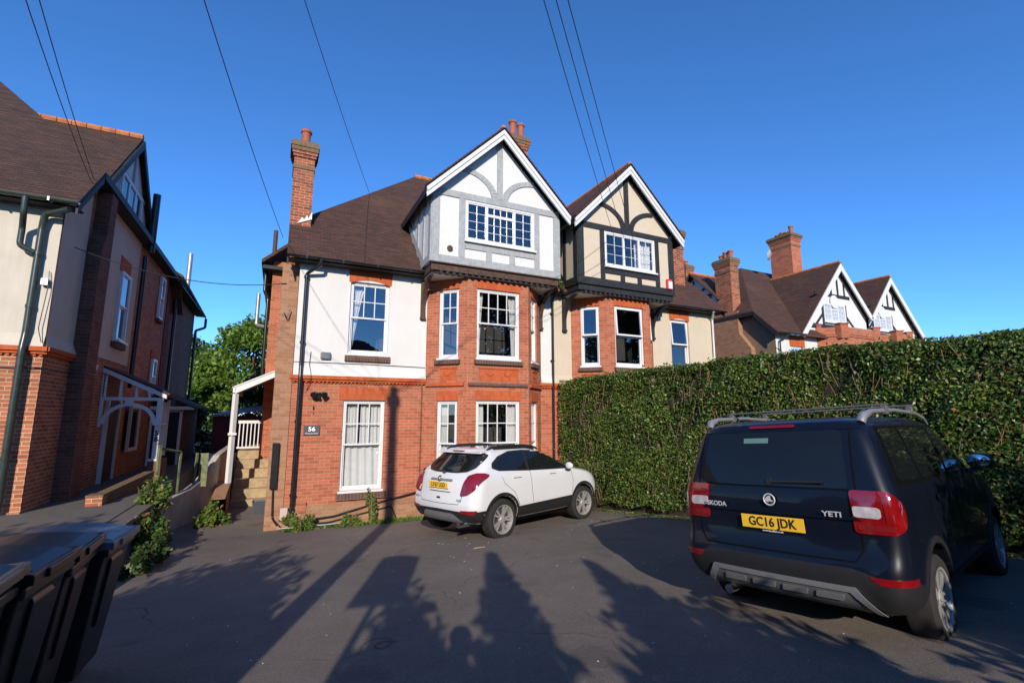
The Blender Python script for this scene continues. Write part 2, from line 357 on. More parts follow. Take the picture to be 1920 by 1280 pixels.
def text_mesh(s, size, mat, name, parent, mtx, extrude=0.001, sx=1.0, bold=0.0, align='CENTER'):
    cu = bpy.data.curves.new(name, 'FONT'); cu.body = s; cu.size = size; cu.extrude = extrude; cu.align_x = align; cu.align_y = 'CENTER'; cu.offset = bold
    cu.resolution_u = 3
    t = bpy.data.objects.new(name, cu); COL.objects.link(t); bpy.context.view_layer.update()
    me = bpy.data.meshes.new_from_object(t.evaluated_get(bpy.context.evaluated_depsgraph_get()))
    bpy.data.objects.remove(t)
    me.transform(Matrix.Diagonal((sx, 1, 1, 1))); me.transform(mtx); me.materials.clear(); me.materials.append(M[mat])
    o = bpy.data.objects.new(name, me); COL.objects.link(o); o.parent = parent
    return o
class Fr:
    """wall frame: o at u=0,z=0; u along the wall, n outwards"""
    def __init__(s, o, u, n): s.o = Vector(o); s.u = Vector(u).normalized(); s.n = Vector(n).normalized()
    def p(s, u, z, w=0): return s.o+s.u*u+s.n*w+Vector((0, 0, z))
    def box(s, mb, u0, u1, z0, z1, w0, w1):
        P = [s.p(u0, z0, w0), s.p(u1, z0, w0), s.p(u1, z0, w1), s.p(u0, z0, w1), s.p(u0, z1, w0), s.p(u1, z1, w0), s.p(u1, z1, w1), s.p(u0, z1, w1)]
        mb.add(P, [(0, 3, 2, 1), (4, 5, 6, 7), (0, 1, 5, 4), (1, 2, 6, 5), (2, 3, 7, 6), (3, 0, 4, 7)])
def wall(mb, fr, u0, u1, z0, z1, holes=(), reveal=0.13, w=0.0):
    us = sorted(set([u0, u1]+[min(max(h[i], u0), u1) for h in holes for i in (0, 1)])); zs = sorted(set([z0, z1]+[min(max(h[i], z0), z1) for h in holes for i in (2, 3)]))
    for i in range(len(us)-1):
        for j in range(len(zs)-1):
            uc, zc = (us[i]+us[i+1])/2, (zs[j]+zs[j+1])/2
            if any(h[0] < uc < h[1] and h[2] < zc < h[3] for h in holes): continue
            mb.quad(fr.p(us[i], zs[j], w), fr.p(us[i+1], zs[j], w), fr.p(us[i+1], zs[j+1], w), fr.p(us[i], zs[j+1], w))
    for a0, a1, b0, b1 in holes:
        b0c, b1c = max(b0, z0), min(b1, z1)
        for (ua, ub, za, zb) in ((a0, a0, b0c, b1c), (a1, a1, b0c, b1c), (a0, a1, b0, b0), (a0, a1, b1, b1)):
            if za == zb and not (z0 <= za <= z1): continue
            if b0c >= b1c: continue
            mb.quad(fr.p(ua, za, w), fr.p(ub, zb, w), fr.p(ub, zb, w-reveal), fr.p(ua, za, w-reveal))
SASH32 = [(0, 1, .49, 1, 3, 2), (0, 1, 0, .51, 1, 1)]
SASH22 = [(0, 1, .49, 1, 2, 2), (0, 1, 0, .51, 1, 1)]
SASH42 = [(0, 1, .49, 1, 4, 2), (0, 1, 0, .51, 1, 1)]
def window(root, fr, u0, u1, z0, z1, panes, mat='paint_white', curtain=None, w=-0.06, fw=0.05, bar=0.022, sill=True, glass='glass', tilt=None):
    """frame (part) > pane, curtain (sub-parts)"""
    f = MB(); g = MB(); W, H = u1-u0, z1-z0
    fr.box(f, u0, u0+fw, z0, z1, w-.06, w+.02); fr.box(f, u1-fw, u1, z0, z1, w-.06, w+.02)
    fr.box(f, u0+fw, u1-fw, z1-fw, z1, w-.06, w+.019); fr.box(f, u0+fw, u1-fw, z0, z0+fw*1.2, w-.06, w+.019)
    iu0, iu1, iz0, iz1 = u0+fw, u1-fw, z0+fw*1.2, z1-fw
    for k, (a0, a1, b0, b1, nx, nz) in enumerate(panes):
        x0, x1 = iu0+(iu1-iu0)*a0, iu0+(iu1-iu0)*a1; y0, y1 = iz0+(iz1-iz0)*b0, iz0+(iz1-iz0)*b1
        ww = w-(0.035 if k % 2 and len(panes) == 2 else 0.0); s = 0.035
        tl = tilt[k] if tilt else 0.0
        def P(u, z, q): return fr.p(u, z, q+tl*(y1-z))
        def bx(a_, b_, c_, d_, q0, q1, mb=f):
            V = [P(a_, c_, q0), P(b_, c_, q0), P(b_, c_, q1), P(a_, c_, q1), P(a_, d_, q0), P(b_, d_, q0), P(b_, d_, q1), P(a_, d_, q1)]
            mb.add(V, [(0, 3, 2, 1), (4, 5, 6, 7), (0, 1, 5, 4), (1, 2, 6, 5), (2, 3, 7, 6), (3, 0, 4, 7)])
        if tl: ww += 0.03; s = 0.045
        bx(x0, x0+s, y0, y1, ww-.035, ww+.006); bx(x1-s, x1, y0, y1, ww-.035, ww+.006)
        bx(x0+s, x1-s, y0, y0+s*1.1, ww-.035, ww+.005); bx(x0+s, x1-s, y1-s, y1, ww-.035, ww+.005)
        for i in range(1, nx):
            c = x0+s+(x1-x0-2*s)*i/nx; bx(c-bar/2, c+bar/2, y0+s, y1-s, ww-.028, ww-.002)
        for i in range(1, nz):
            c = y0+s+(y1-y0-2*s)*i/nz; bx(x0+s, x1-s, c-bar/2, c+bar/2, ww-.027, ww-.003)
        q = ww-.018
        g.add([P(x0+s*.5, y0+s*.5, q), P(x1-s*.5, y0+s*.5, q), P(x1-s*.5, y1-s*.5, q), P(x0+s*.5, y1-s*.5, q)], [(0, 1, 2, 3)])
    if sill: fr.box(f, u0-.03, u1+.03, z0-.05, z0-.002, w-.06, w+.10)
    fo = f.build('window', mat, root)
    g.build('pane', glass, fo)
    if curtain:
        c = MB()
        for (a0, a1, b0, b1, pinch, cm) in curtain:
            n, mrows = 36, 10; vs = []; fs = []
            for j in range(mrows+1):
                t = j/mrows
                for i in range(n+1):
                    s_ = i/n; a_ = a0+(a1-a0)*s_
                    if pinch:   # tied back: narrows towards the outer edge at the bottom
                        k = 1-pinch*max(0, (1-t))**0.7
                        a_ = (a0+(a1-a0)*s_*k) if pinch_left(a0, a1) else (a1-(a1-a0)*(1-s_)*k)
                    vs.append(fr.p(u0+W*a_, z0+H*(b0+(b1-b0)*t), w-.16+.022*math.sin(s_*34+t*1.5)+.012*math.sin(s_*11)))
            for j in range(mrows):
                for i in range(n): fs.append((j*(n+1)+i, j*(n+1)+i+1, (j+1)*(n+1)+i+1, (j+1)*(n+1)+i))
            c.cur = 0; c.add(vs, fs)
        c.build('curtain', curtain[0][5], fo, smooth=True)
    return fo
def pinch_left(a0, a1): return (a0+a1)/2 < 0.5
def chimney(parent, x0, x1, y0, y1, z0, z1, mat, pots, name='chimney', corb=0.09, potmat='pot_clay', capmat='brick_weathered'):
    c = MB(); c.mat(0); c.box(x0, x1, y0, y1, z0, z1-.75)
    h = z1-.75; 
    steps = [(0.02, .10, 1), (0.0, .22, 0), (0.03, .08, 0), (0.055, .08, 0), (0.08, .10, 1), (corb+.01, .10, 1), (corb-.02, .07, 1)]
    for dx, dh, mi in steps:
        c.mat(mi); c.box(x0-dx, x1+dx, y0-dx, y1+dx, h, h+dh); h += dh
    o = c.build(name, [mat, capmat], parent)
    for (px, py, ph) in pots:
        MB().lathe([(0.13, 0), (0.13, .05), (0.105, .09), (0.115, ph-.1), (0.14, ph-.08), (0.14, ph-.03), (0.12, ph), (0.09, ph), (0.09, ph-.15)], (px, py, h), 18).build('chimney_pot', potmat, o, smooth=True)
    return o
def leaves(name, P, size, mat, parent, seed=1, up=0.3, nrm=None, jit=1.0, world=True, aspect=1.6):
    rs = np.random.RandomState(seed); n = len(P)
    off = np.zeros(3)
    if parent is not None and world:
        q = parent
        while q is not None: off += np.array(q.location); q = q.parent
    d = rs.normal(size=(n, 3)); 
    if nrm is not None: d = d*jit+nrm*1.2
    d[:, 2] += up; d /= np.linalg.norm(d, axis=1)[:, None]
    t = np.cross(d, rs.normal(size=(n, 3))); t /= np.linalg.norm(t, axis=1)[:, None]
    b_ = np.cross(d, t); s = size*rs.uniform(.6, 1.3, n)[:, None]
    C_ = P-off
    v = np.stack([C_-t*s*aspect*.5, C_+b_*s*.42+d*s*.12, C_+t*s*aspect*.5, C_-b_*s*.42+d*s*.12], 1).reshape(-1, 3)
    me = bpy.data.meshes.new(name); me.vertices.add(4*n); me.vertices.foreach_set('co', v.astype(np.float32).ravel())
    me.loops.add(4*n); me.loops.foreach_set('vertex_index', np.arange(4*n, dtype=np.int32))
    me.polygons.add(n); me.polygons.foreach_set('loop_start', np.arange(0, 4*n, 4, dtype=np.int32)); me.polygons.foreach_set('loop_total', np.full(n, 4, np.int32))
    me.update(); me.validate(); me.materials.append(M[mat])
    o = bpy.data.objects.new(name, me); COL.objects.link(o)
    if parent is not None: o.parent = parent
    return o
# ------------------------------------------------------------------ ground
def gz(x, y):
    if y < 2.7: z = -0.1-0.082*(max(y, 0.0)-2.7)
    else: z = -0.1-0.082*(y-2.7)
    z = max(z, -0.88)
    if y < 0: z = 0.12
    return z
def sheet(name, xs, ys, mat, dz=0.0, zf=gz, label=None, kind='structure'):
    vs = [(x, y, zf(x, y)+dz) for y in ys for x in xs]; n = len(xs)
    mb = MB(); mb.add(vs, [(j*n+i, j*n+i+1, (j+1)*n+i+1, (j+1)*n+i) for j in range(len(ys)-1) for i in range(n-1)])
    o = mb.build(name, mat); tag(o, label, kind=kind); return o
ys = [-0.1, 0, 2.7]+[3+i*.5 for i in range(14)]+[9.8+.1*i for i in range(5)]+[10.5, 11, 11.5, 12, 12.6, 12.7, 14, 16, 19, 30]
sheet('forecourt', [-2.6, -1, 1, 3, 5, 7, 9.5], sorted(set(ys)), 'tarmac', label='dark grey tarmac forecourt sloping down to the house')
sheet('ground', [-900, -60, -20, 0, 20, 60, 900], [-900, -40, -12, 0, 6, 11.9, 20, 60, 900], 'land', dz=-0.06, label='rough green land around the houses')
sheet('pavement', [-60, -10, 0, 10, 60], [-3.6, -0.11], 'paving', zf=lambda x, y: 0.121, label='pale pavement along the road')
kb = MB(); kb.box(-60, 60, -3.75, -3.6, -0.05, 0.125); tag(kb.build('kerb', 'concrete'), 'concrete kerb along the pavement', kind='structure')
sheet('road', [-60, 60], [-11, -3.75], 'tarmac', zf=lambda x, y: 0.0, label='tarmac road in front of the houses')
# raised path of the house on the left
mb = MB(); mb.box(-14, -2.35, -0.1, 30, -1.0, -0.06); mb.box(-2.35, -2.05, -0.1, 11.8, -1.0, -0.075)
tag(mb.build('path', 'paving'), 'pale raised concrete path beside the left house', kind='structure')

S2 = math.sqrt(.5)
def half(root, ox, s, pal, bay, gab, dy=0.0, party=6.87, wins=True, low=True, dz=0.0, bayon=True):
    """front of one half of the pair. local x from the outer corner to the party line"""
    Y0 = 12.0+dy
    fn = lambda p: Vector((ox+s*p.x, p.y+dy, p.z+dz))
    def FR(xa, ya, xb, yb):
        pa, pb = fn(Vector((xa, ya, 0))), fn(Vector((xb, yb, 0))); u = (pb-pa).normalized(); n = Vector((u.y, -u.x, 0))
        if n.y > 0: n = -n
        return Fr(pa, u, n), (pb-pa).length
    b0, b1, b2, b3, yb = bay
    F0, _ = FR(0, 12, party, 12)
    wu, wl = pal['win_up'], pal['win_low']
    wb = MB(); wb.mat(0)
    segs = [(0, b0), (b3, party)]
    arch = 0.10
    for a, b in segs:
        hl = [wl] if a < wl[0] < b else []; hu = [wu] if a < wu[0] < b else []
        wb.mat(0); wall(wb, F0, a, b, -1.3, 2.38, hl, 0.14)
        wb.mat(1); wall(wb, F0, a, b, 2.55, 5.35, hu, 0.14, w=0.02)
        # flared foot of the render over the brick band
        wb.quad(F0.p(a, 2.78, .022), F0.p(b, 2.78, .022), F0.p(b, 2.55, .085), F0.p(a, 2.55, .085))
        wb.quad(F0.p(a, 2.55, .085), F0.p(b, 2.55, .085), F0.p(b, 2.55, 0), F0.p(a, 2.55, 0))
    # other walls
    wb.mat(0)
    wb.add([fn(Vector(p)) for p in ((0, 12, -1.3), (0, 21.4, -1.3), (0, 21.4, 6.4), (0, 12.8, 6.4), (0, 12, 5.35))], [(0, 1, 2, 3, 4)])
    wb.add([fn(Vector(p)) for p in ((0, 21.4, -1.3), (party, 21.4, -1.3), (party, 21.4, 6.4), (0, 21.4, 6.4))], [(0, 1, 2, 3)])
    wb.add([fn(Vector(p)) for p in ((party+.05, 12.2, -1.3), (party+.05, 21.4, -1.3), (party+.05, 21.4, 9), (party+.05, 17, 9.5), (party+.05, 13, 5.3))], [(0, 1, 2, 3, 4)])
    wo = wb.build('wall', [pal['brick'], pal['render']], root)
    # plinth, band, dentils
    for a, b in segs:
        p = MB(); F0.box(p, a-.01, b, -1.3, -0.36, -.05, .045)
        if low: p.build('plinth', 'brick_sandy', root)
    for a, b in segs:
        bd = MB()
        F0.box(bd, a-.07, b, 2.465, 2.549, -.05, .10); F0.box(bd, a-.04, b, 2.415, 2.47, -.045, .06)
        k = a
        while k < b-.05: F0.box(bd, k, k+.045, 2.375, 2.42, -.02, .04); k += .09
        if low: bd.build('brick_band', 'brick_gauged', root)
    # interior darkness: a floor and a rear wall of the front rooms
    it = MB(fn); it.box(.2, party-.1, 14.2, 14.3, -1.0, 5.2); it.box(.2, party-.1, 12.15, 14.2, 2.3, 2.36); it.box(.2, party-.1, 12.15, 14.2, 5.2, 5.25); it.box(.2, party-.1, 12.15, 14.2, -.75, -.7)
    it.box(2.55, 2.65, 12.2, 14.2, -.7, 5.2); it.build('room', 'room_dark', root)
    # flat windows
    if wins:
        for (q, key, z) in ((wu, 'up', 0), (wl, 'low', 0)):
            if not low and key == 'low': continue
            st = pal.get('st_'+key, SASH32)
            window(root, F0, q[0]+.0, q[1], q[2], q[3], st, pal['wmat'], pal.get('cu_'+key), w=-.07, tilt=pal.get('tilt_'+key))
        # segmental arch over the upper window
        a0, a1, zt = wu[0], wu[1], wu[3]
        P = [(a0-.06, 5.34), (a0-.06+.02, zt-.02)]
        for i in range(9): t = i/8; P.append((a0+(a1-a0)*t, zt-.03+.085*math.sin(math.pi*t)-0.0))
        P += [(a1+.04, zt-.02), (a1+.07, 5.34)]
        m_ = MB(); m_.prism(P, F0.p(0, 0, 0), F0.u, (0, 0, 1), *((-.12, .028) if F0.u.cross(Vector((0, 0, 1))).dot(F0.n) > 0 else (-.028, .12)))
        m_.build('brick_arch', 'brick_gauged', root)
        f_ = MB(); F0.box(f_, a0-.06, a1+.06, wu[2]-.19, wu[2]-.052, -.05, .09); f_.build('brick_sill', 'brick_blue', root)
        if low:
            m_ = MB(); F0.box(m_, wl[0]-.10, wl[1]+.08, wl[3], wl[3]+.30, -.02, .012); m_.build('lintel', 'brick_gauged', root)
            f_ = MB(); F0.box(f_, wl[0]-.06, wl[1]+.08, wl[2]-.19, wl[2]-.052, -.05, .09); f_.build('brick_sill', 'brick_blue', root)
    if not bayon: return fn, F0, FR
    # ---- bay
    top = pal.get('baytop', 5.14)
    fl, Ll = FR(b0, 12, b1, yb); ff, Lf = FR(b1, yb, b2, yb); fr_, Lr = FR(b2, yb, b3, 12)
    bw = MB(); cw = .24
    cu0, cu1 = Ll-.24-.56, Ll-.24
    holes = {0: [(cu0, cu1, 3.07, 4.86), (cu0, cu1, -.12, 1.99)], 1: [(.27, Lf-.27, 3.07, 4.88), (.27, Lf-.27, -.12, 2.0)], 2: [(.24, .80, 3.07, 4.86), (.24, .80, -.12, 1.99)]}
    for k, (f, L) in enumerate(((fl, Ll), (ff, Lf), (fr_, Lr))):
        if not low: holes[k] = [holes[k][0]] if pal.get('baytop') is None else []
        wall(bw, f, 0, L, -1.3, top, holes[k], .12)
    bw.mat(1); bw.add([fn(Vector(q)) for q in ((b0, 12.1, top), (b1, yb, top), (b2, yb, top), (b3, 12.1, top))], [(0, 1, 2, 3)])
    bo = bw.build('bay', [pal['brick'], 'lead'], root)
    it = MB(fn); it.box(b1-.2, b2+.2, 12.6, 12.7, -1, top-.05); it.box(b0+.3, b3-.3, 11.7, 12.7, 2.3, 2.36); it.build('room', 'room_dark', root)
    if low or pal.get('baytop') is None:
        for k, (f, L) in enumerate(((fl, Ll), (ff, Lf), (fr_, Lr))):
            for j, h in enumerate(holes[k]):
                st = pal['st_bay'][0 if k != 1 else 1] if j == 0 else pal['st_bay'][2 if k != 1 else 3]
                cur = pal['cu_bay'][j][k]
                window(root, f, h[0], h[1], h[2], h[3], st, pal['wmat'], cur, w=-.06, tilt=pal.get('tilt_bay') if j == 0 else None)
                q = MB(); f.box(q, h[0]-.07, h[1]+.07, h[2]-.16, h[2]-.051, -.05, .085); q.build('brick_sill', 'brick_blue', root)
                q = MB(); f.box(q, h[0]-.03, h[1]+.03, h[3]+.001, h[3]+.24, -.02, .010); q.build('lintel', 'brick_gauged', root)
            q = MB(); f.box(q, h[0]-.03 if False else 0.05, L-.05, 2.36, 2.44, -.02, .06); q.build('brick_band', 'brick_blue' if k == 1 else 'brick_gauged', root)
            # terracotta panel with a swag
            q = MB(); h = holes[k][0]; f.box(q, h[0]+.06, h[1]-.02, 2.80, 2.84, -.02, .03); f.box(q, h[0]+.08, h[1]-.04, 2.50, 2.799, -.02, .008)
            mid = [(h[0]+h[1])/2] if k != 1 else [h[0]*.7+h[1]*.3, h[0]*.3+h[1]*.7]
            for c in mid:
                q.tube([f.p(c-.11+.22*t/8, 2.70-.07*math.sin(math.pi*t/8), .016) for t in range(9)], .014, 6)
            q.build('terracotta_panel', 'brick_gauged', root)
    return fn, F0, FR
def gable(root, fn, g, pal, Y=11.0, over=0.27, zb=5.38, ridge=9.28, sl=1.0, halfspan=2.07, full=True, eave=None, ridgeback=15.65, back=13.58, sides=True):
    """projecting half timbered gable box. g=(xl,xc,xr,wx0,wx1,wz0,wz1)"""
    xl, xc, xr, wx0, wx1, wz0, wz1 = g
    B = lambda: MB(fn)
    Yo = Y
    pa, pb = fn(Vector((xl, Yo, 0))), fn(Vector((xr, Yo, 0)))
    u = (pb-pa).normalized(); F = Fr(fn(Vector((0, Yo, 0))), u, (0, -1, 0))
    # panel wall
    mb = MB(); hole = (wx0, wx1, wz0, wz1); ze = 7.20
    wall(mb, F, xl, xr, zb, ze, [hole], .10)
    zap = ridge-.22-.02
    mb.quad(F.p(xl, ze), F.p(xr, ze), F.p(xr, zap-(xr-xc)*sl), F.p(xc, zap), F.p(xl, zap-(xc-xl)*sl))
    if sides:
        for x in (xl, xr):
            mb.quad(fn(Vector((x, Yo, zb))), fn(Vector((x, back, zb))), fn(Vector((x, back, ze+.2))), fn(Vector((x, Yo, ze+.2))))
        mb.quad(*[fn(Vector(q)) for q in ((xl, Yo, zb), (xr, Yo, zb), (xr, 12.0, zb), (xl, 12.0, zb))])
        mb.quad(*[fn(Vector(q)) for q in ((xl, Yo+2.0, zb), (xr, Yo+2.0, zb), (xr, Yo+2.0, 7.1), (xl, Yo+2.0, 7.1))])
    mb.build('gable_wall', pal['panel'], root)
    # timber frame
    t = MB(); T = lambda a0, a1, z0, z1, w=.028: F.box(t, a0, a1, z0, z1, -.01, w)
    post = .20
    if full:
        T(xl, xl+post, zb+.19, ze-.06); T(xr-post, xr, zb+.19, ze-.06)
        T(xl-.01, xr+.01, zb, zb+.189, .032)
        T(wx0-.17, wx0-.002, zb+.19, wz1+.01); T(wx1+.002, wx1+.16, zb+.19, wz1+.01)
        T(wx0-.001, wx1+.001, wz0-.22, wz0-.055, .03)
        for k in (1, 2):
            c = wx0+(wx1-wx0)*k/3; T(c-.08, c+.08, zb+.19, wz0-.221)
        T(xl+.02, xr-.02, wz1+.011, wz1+.185, .031)
        zt = wz1+.186
    else:
        T(wx0-.10, wx0-.002, wz0-.1, wz1+.01); T(wx1+.002, wx1+.10, wz0-.1, wz1+.01); T(wx0-.4, wx1+.4, wz1+.3, wz1+.45, .031); zt = wz1+.45
        for sx in (-1, 1):
            c = wx0-.1 if sx < 0 else wx1+.1
            F_, z_ = F.p(0, 0, 0), 0
            t.prism([(c, wz0+.45), (c+sx*.75, wz0-.3), (c+sx*.65, wz0-.38), (c, wz0+.30)], F.p(0, 0, 0), F.u, (0, 0, 1), -.03, .03)
    T(xc-.085, xc+.085, zt, zap-.05, .034)
    n_ = F.u.cross(Vector((0, 0, 1))).dot(F.n)
    for sx in (-1, 1):
        # curved brace rising from the foot of the king post
        R0, R1 = (1.00, .82) if full else (.6, .5); cx, cz = xc+sx*1.06, zt-.04
        P = []
        A0, A1 = (rad(0), rad(88))
        Q0 = [(cx-sx*R0*math.cos(A0+(A1-A0)*i/12), cz+R0*math.sin(A0+(A1-A0)*i/12)*.76) for i in range(13)]
        Q1 = [(cx-sx*R1*math.cos(A0+(A1-A0)*i/12), cz+R1*math.sin(A0+(A1-A0)*i/12)*.76) for i in range(13)]
        if full:
            for i in range(12):
                t.prism([Q0[i], Q0[i+1], Q1[i+1], Q1[i]], F.p(0, 0, 0), F.u, (0, 0, 1), *((-.01, .03) if n_ > 0 else (-.03, .01)))
    if full and sides:
        for x, s in ((xl, -1), (xr, 1)):
            def TS(y0, y1, z0, z1, w=.028): 
                a, b = (x-w, x+.01) if s < 0 else (x-.01, x+w)
                t.fn = fn; t.box(a, b, y0, y1, z0, z1); t.fn = None
            TS(Yo+.0, Yo+.19, zb+.19, ze); TS(Yo-.0, back, zb, zb+.188, .03)
            for k in (.62, 1.18, 1.74): TS(Yo+k, Yo+k+.13, zb+.19, ze)
            # raking board along the roof
            t.add([fn(Vector(q)) for q in ((x+s*.029, Yo+.60, zb+.18), (x+s*.029, Yo+.85, zb+.18), (x+s*.029, Yo+2.5, ze), (x+s*.029, Yo+2.25, ze))], [(0, 1, 2, 3)])
    t.build('timber_frame', pal['timber'], root, bevel=.006)
    window(root, F, wx0, wx1, wz0, wz1, pal['st_gab'], 'upvc', pal.get('cu_gab'), w=0.0, fw=.05, bar=.012)
    # roof
    Yf = Y-over; hl = xc-halfspan if eave is None else eave[0]; hr = xc+halfspan if eave is None else eave[1]
    zl, zr = ridge-(xc-hl)*sl, ridge-(hr-xc)*sl
    yb = lambda z: 11.65+(z-5.3)   # where a level line meets the main slope
    r = MB(fn)
    r.slab([(hl, Yf, zl), (hl, yb(zl), zl), (xc, yb(ridge), ridge), (xc, Yf, ridge)], .07, (0, 0, -1))
    r.slab([(hr, Yf, zr), (xc, Yf, ridge), (xc, yb(ridge), ridge), (hr, yb(zr), zr)], .07, (0, 0, -1))
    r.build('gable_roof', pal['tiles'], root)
    rd = MB(fn); k = Yf
    while k < yb(ridge)-.2: rd.tube([(xc, k, ridge+.0), (xc, k+.285, ridge+.0)], .075, 8); k += .3
    rd.build('ridge', 'ridge_tile', root)
    # tile ends along the verge
    vg = MB(fn)
    for (x0, z0, x1, z1) in ((hl, zl, xc, ridge), (hr, zr, xc, ridge)):
        L = math.hypot(x1-x0, z1-z0); n = int(L/.1)
        for i in range(n):
            a, b = i/n, (i+.8)/n
            P = [(x0+(x1-x0)*a, z0+(z1-z0)*a+.012), (x0+(x1-x0)*b, z0+(z1-z0)*b+.012)]
            vg.add([(P[0][0], Yf-.05, P[0][1]-.035), (P[1][0], Yf-.05, P[1][1]-.035), (P[1][0], Yf-.05, P[1][1]), (P[0][0], Yf-.05, P[0][1]+.015), (P[0][0], Yf+.2, P[0][1]-.035), (P[1][0], Yf+.2, P[1][1]-.035), (P[1][0], Yf+.2, P[1][1]), (P[0][0], Yf+.2, P[0][1]+.015)],
                   [(0, 3, 2, 1), (4, 5, 6, 7), (0, 1, 5, 4), (1, 2, 6, 5), (2, 3, 7, 6), (3, 0, 4, 7)])
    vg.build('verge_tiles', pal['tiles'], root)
    # bargeboards: two fascia steps and a soffit
    bb = MB(fn)
    for sx, hx in ((-1, hl), (1, hr)):
        for (d0, d1, y0, y1) in ((.075, .20, Yf-.03, Yf+.02), (.19, .33, Yf-.005, Yf+.045)):
            z_o = ridge-d0; z_i = ridge-d1; hz_o = ridge-abs(hx-xc)*sl-d0; hz_i = hz_o-(d1-d0)
            dx = (d1-d0)*.55
            P = [(xc, z_o), (hx, hz_o), (hx-sx*dx*.2, hz_i+.02), (hx-sx*dx, hz_i+dx*sl), (xc, z_i)]
            bb.add([(a, y0, b_) for a, b_ in P]+[(a, y1, b_) for a, b_ in P], [(0, 1, 2, 3, 4), (9, 8, 7, 6, 5)]+[(i, 5+i, 5+(i+1) % 5, (i+1) % 5) for i in range(5)])
    bb.build('bargeboard', 'paint_white', root)
    sf = MB(fn)
    for sx, hx in ((-1, hl), (1, hr)):
        zh = ridge-abs(hx-xc)*sl
        sf.slab([(xc, Yf+.03, ridge-.1), (hx, Yf+.03, zh-.1), (hx, yb(zh)-.1, zh-.1), (xc, yb(zh)-.1, ridge-.1)], .02, (0, 0, -1))
        if full: sf.box(hx-.04 if sx > 0 else hx, hx if sx > 0 else hx+.04, Yf+.03, yb(zh)-.1, zh-.2, zh-.09)
    sf.build('soffit', 'timber_black', root)
    return F
def pend(root, fn, g, pal, yb, back=12.0, Y=11.0, zb=5.38):
    """brown beam under the box, dentils and the two curved brackets"""
    xl, xc, xr = g[:3]
    m = MB(fn); m.box(xl+.03, xr-.03, Y+.03, Y+.17, zb-.20, zb-.003); m.box(xl+.03, xl+.17, Y+.17, back, zb-.20, zb-.003); m.box(xr-.17, xr-.03, Y+.17, back, zb-.20, zb-.003)
    m.box(xl-.02, xr+.02, Y-.03, Y+.10, zb-.03, zb+.012)
    m.build('beam', pal['beam'], root, bevel=.01)
    sfm = MB(fn); sfm.box(xl+.1, xr-.1, Y+.17, back, zb-.25, zb-.21); sfm.build('soffit', 'paint_offwhite', root)
    d = MB(fn); x = xl+.25
    while x < xr-.25: d.box(x, x+.07, Y+.045, Y+.165, zb-.27, zb-.202); x += .17
    d.box(xl+.12, xr-.12, Y+.10, Y+.16, zb-.255, zb-.202)
    d.build('dentils', 'timber_black', root)
    for x in (xl+.10, xr-.10):
        b = MB(fn)
        pts = [(12.0, 4.2), (11.94, 4.2)]
        prof = []
        for i in range(11):
            t = i/10*math.pi/2; prof.append((11.93-.72*(1-math.cos(t)), 4.22+.86*math.sin(t)))
        outer = [(y, z) for y, z in prof]+[(Y+.10, zb-.26)]
        inner = [(12.0, zb-.26), (12.0, 4.18)]
        P = [(y, z) for y, z in outer]+inner
        mid = [(y+.16 if y < 11.7 else y+.07, z) for y, z in prof]
        # curved brace: strip between outer and shifted inner curve
        for i in range(10):
            A, B2, C2, D2 = prof[i], prof[i+1], (min(prof[i+1][0]+.17, 12.0), prof[i+1][1]+.02), (min(prof[i][0]+.17, 12.0), prof[i][1]+.02)
            b.add([(x-.055, A[0], A[1]), (x-.055, B2[0], B2[1]), (x-.055, C2[0], C2[1]), (x-.055, D2[0], D2[1]), (x+.055, A[0], A[1]), (x+.055, B2[0], B2[1]), (x+.055, C2[0], C2[1]), (x+.055, D2[0], D2[1])],
                  [(0, 3, 2, 1), (4, 5, 6, 7), (0, 1, 5, 4), (1, 2, 6, 5), (2, 3, 7, 6), (3, 0, 4, 7)])
        b.box(x-.06, x+.06, 11.91, 11.995, 4.15, zb-.26)
        b.box(x-.07, x+.07, 11.88, 11.995, 4.08, 4.15)
        b.build('bracket', pal['beam'], root, bevel=.006)
def mainroof(root, fn, pal, party=6.87, dy=0.0, cut=None, ridge=10.6):
    """hipped half: front slope, side slope with raised side eaves"""
    e = -.30; k = 12.80; zk = 6.45; r0 = ridge-6.45
    hy, hx = k+r0, e+r0
    r = MB(fn)
    r.slab([(e, 11.65, 5.30), (party, 11.65, 5.30), (party, hy, ridge), (hx, hy, ridge), (e, k, zk)], .08, (0, 0, -1))
    r.slab([(e, k, zk), (hx, hy, ridge), (e, hy+r0, zk)], .08, (0, 0, -1))
    r.slab([(e, hy+r0, zk), (hx, hy, ridge), (party, hy, ridge), (party, hy+r0+1.15, 5.3), (e, hy+r0+1.15, 5.3)], .08, (0, 0, -1))
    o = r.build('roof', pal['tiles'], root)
    rd = MB(fn); x = hx
    while x < party: rd.tube([(x, hy, ridge+.01), (x+.285, hy, ridge+.01)], .085, 8); x += .3
    rd.build('ridge', 'ridge_tile', o)
    s = MB(fn); s.box(e+.02, e+.06, k-1.1, hy+r0, zk-.20, zk-.09) if False else None
    s.slab([(e+.0, 11.66, 5.21), (e+.0, 11.66, 5.05), (e+.0, k, zk-.25), (e+.0, k, zk-.09)], .035, (1, 0, 0))
    s.box(e+.02, .02, k, hy+r0, zk-.17, zk-.13); s.box(e+.02, party, 11.68, 12.02, 5.19, 5.215)
    s.build('soffit', 'timber_black', root)
    return o
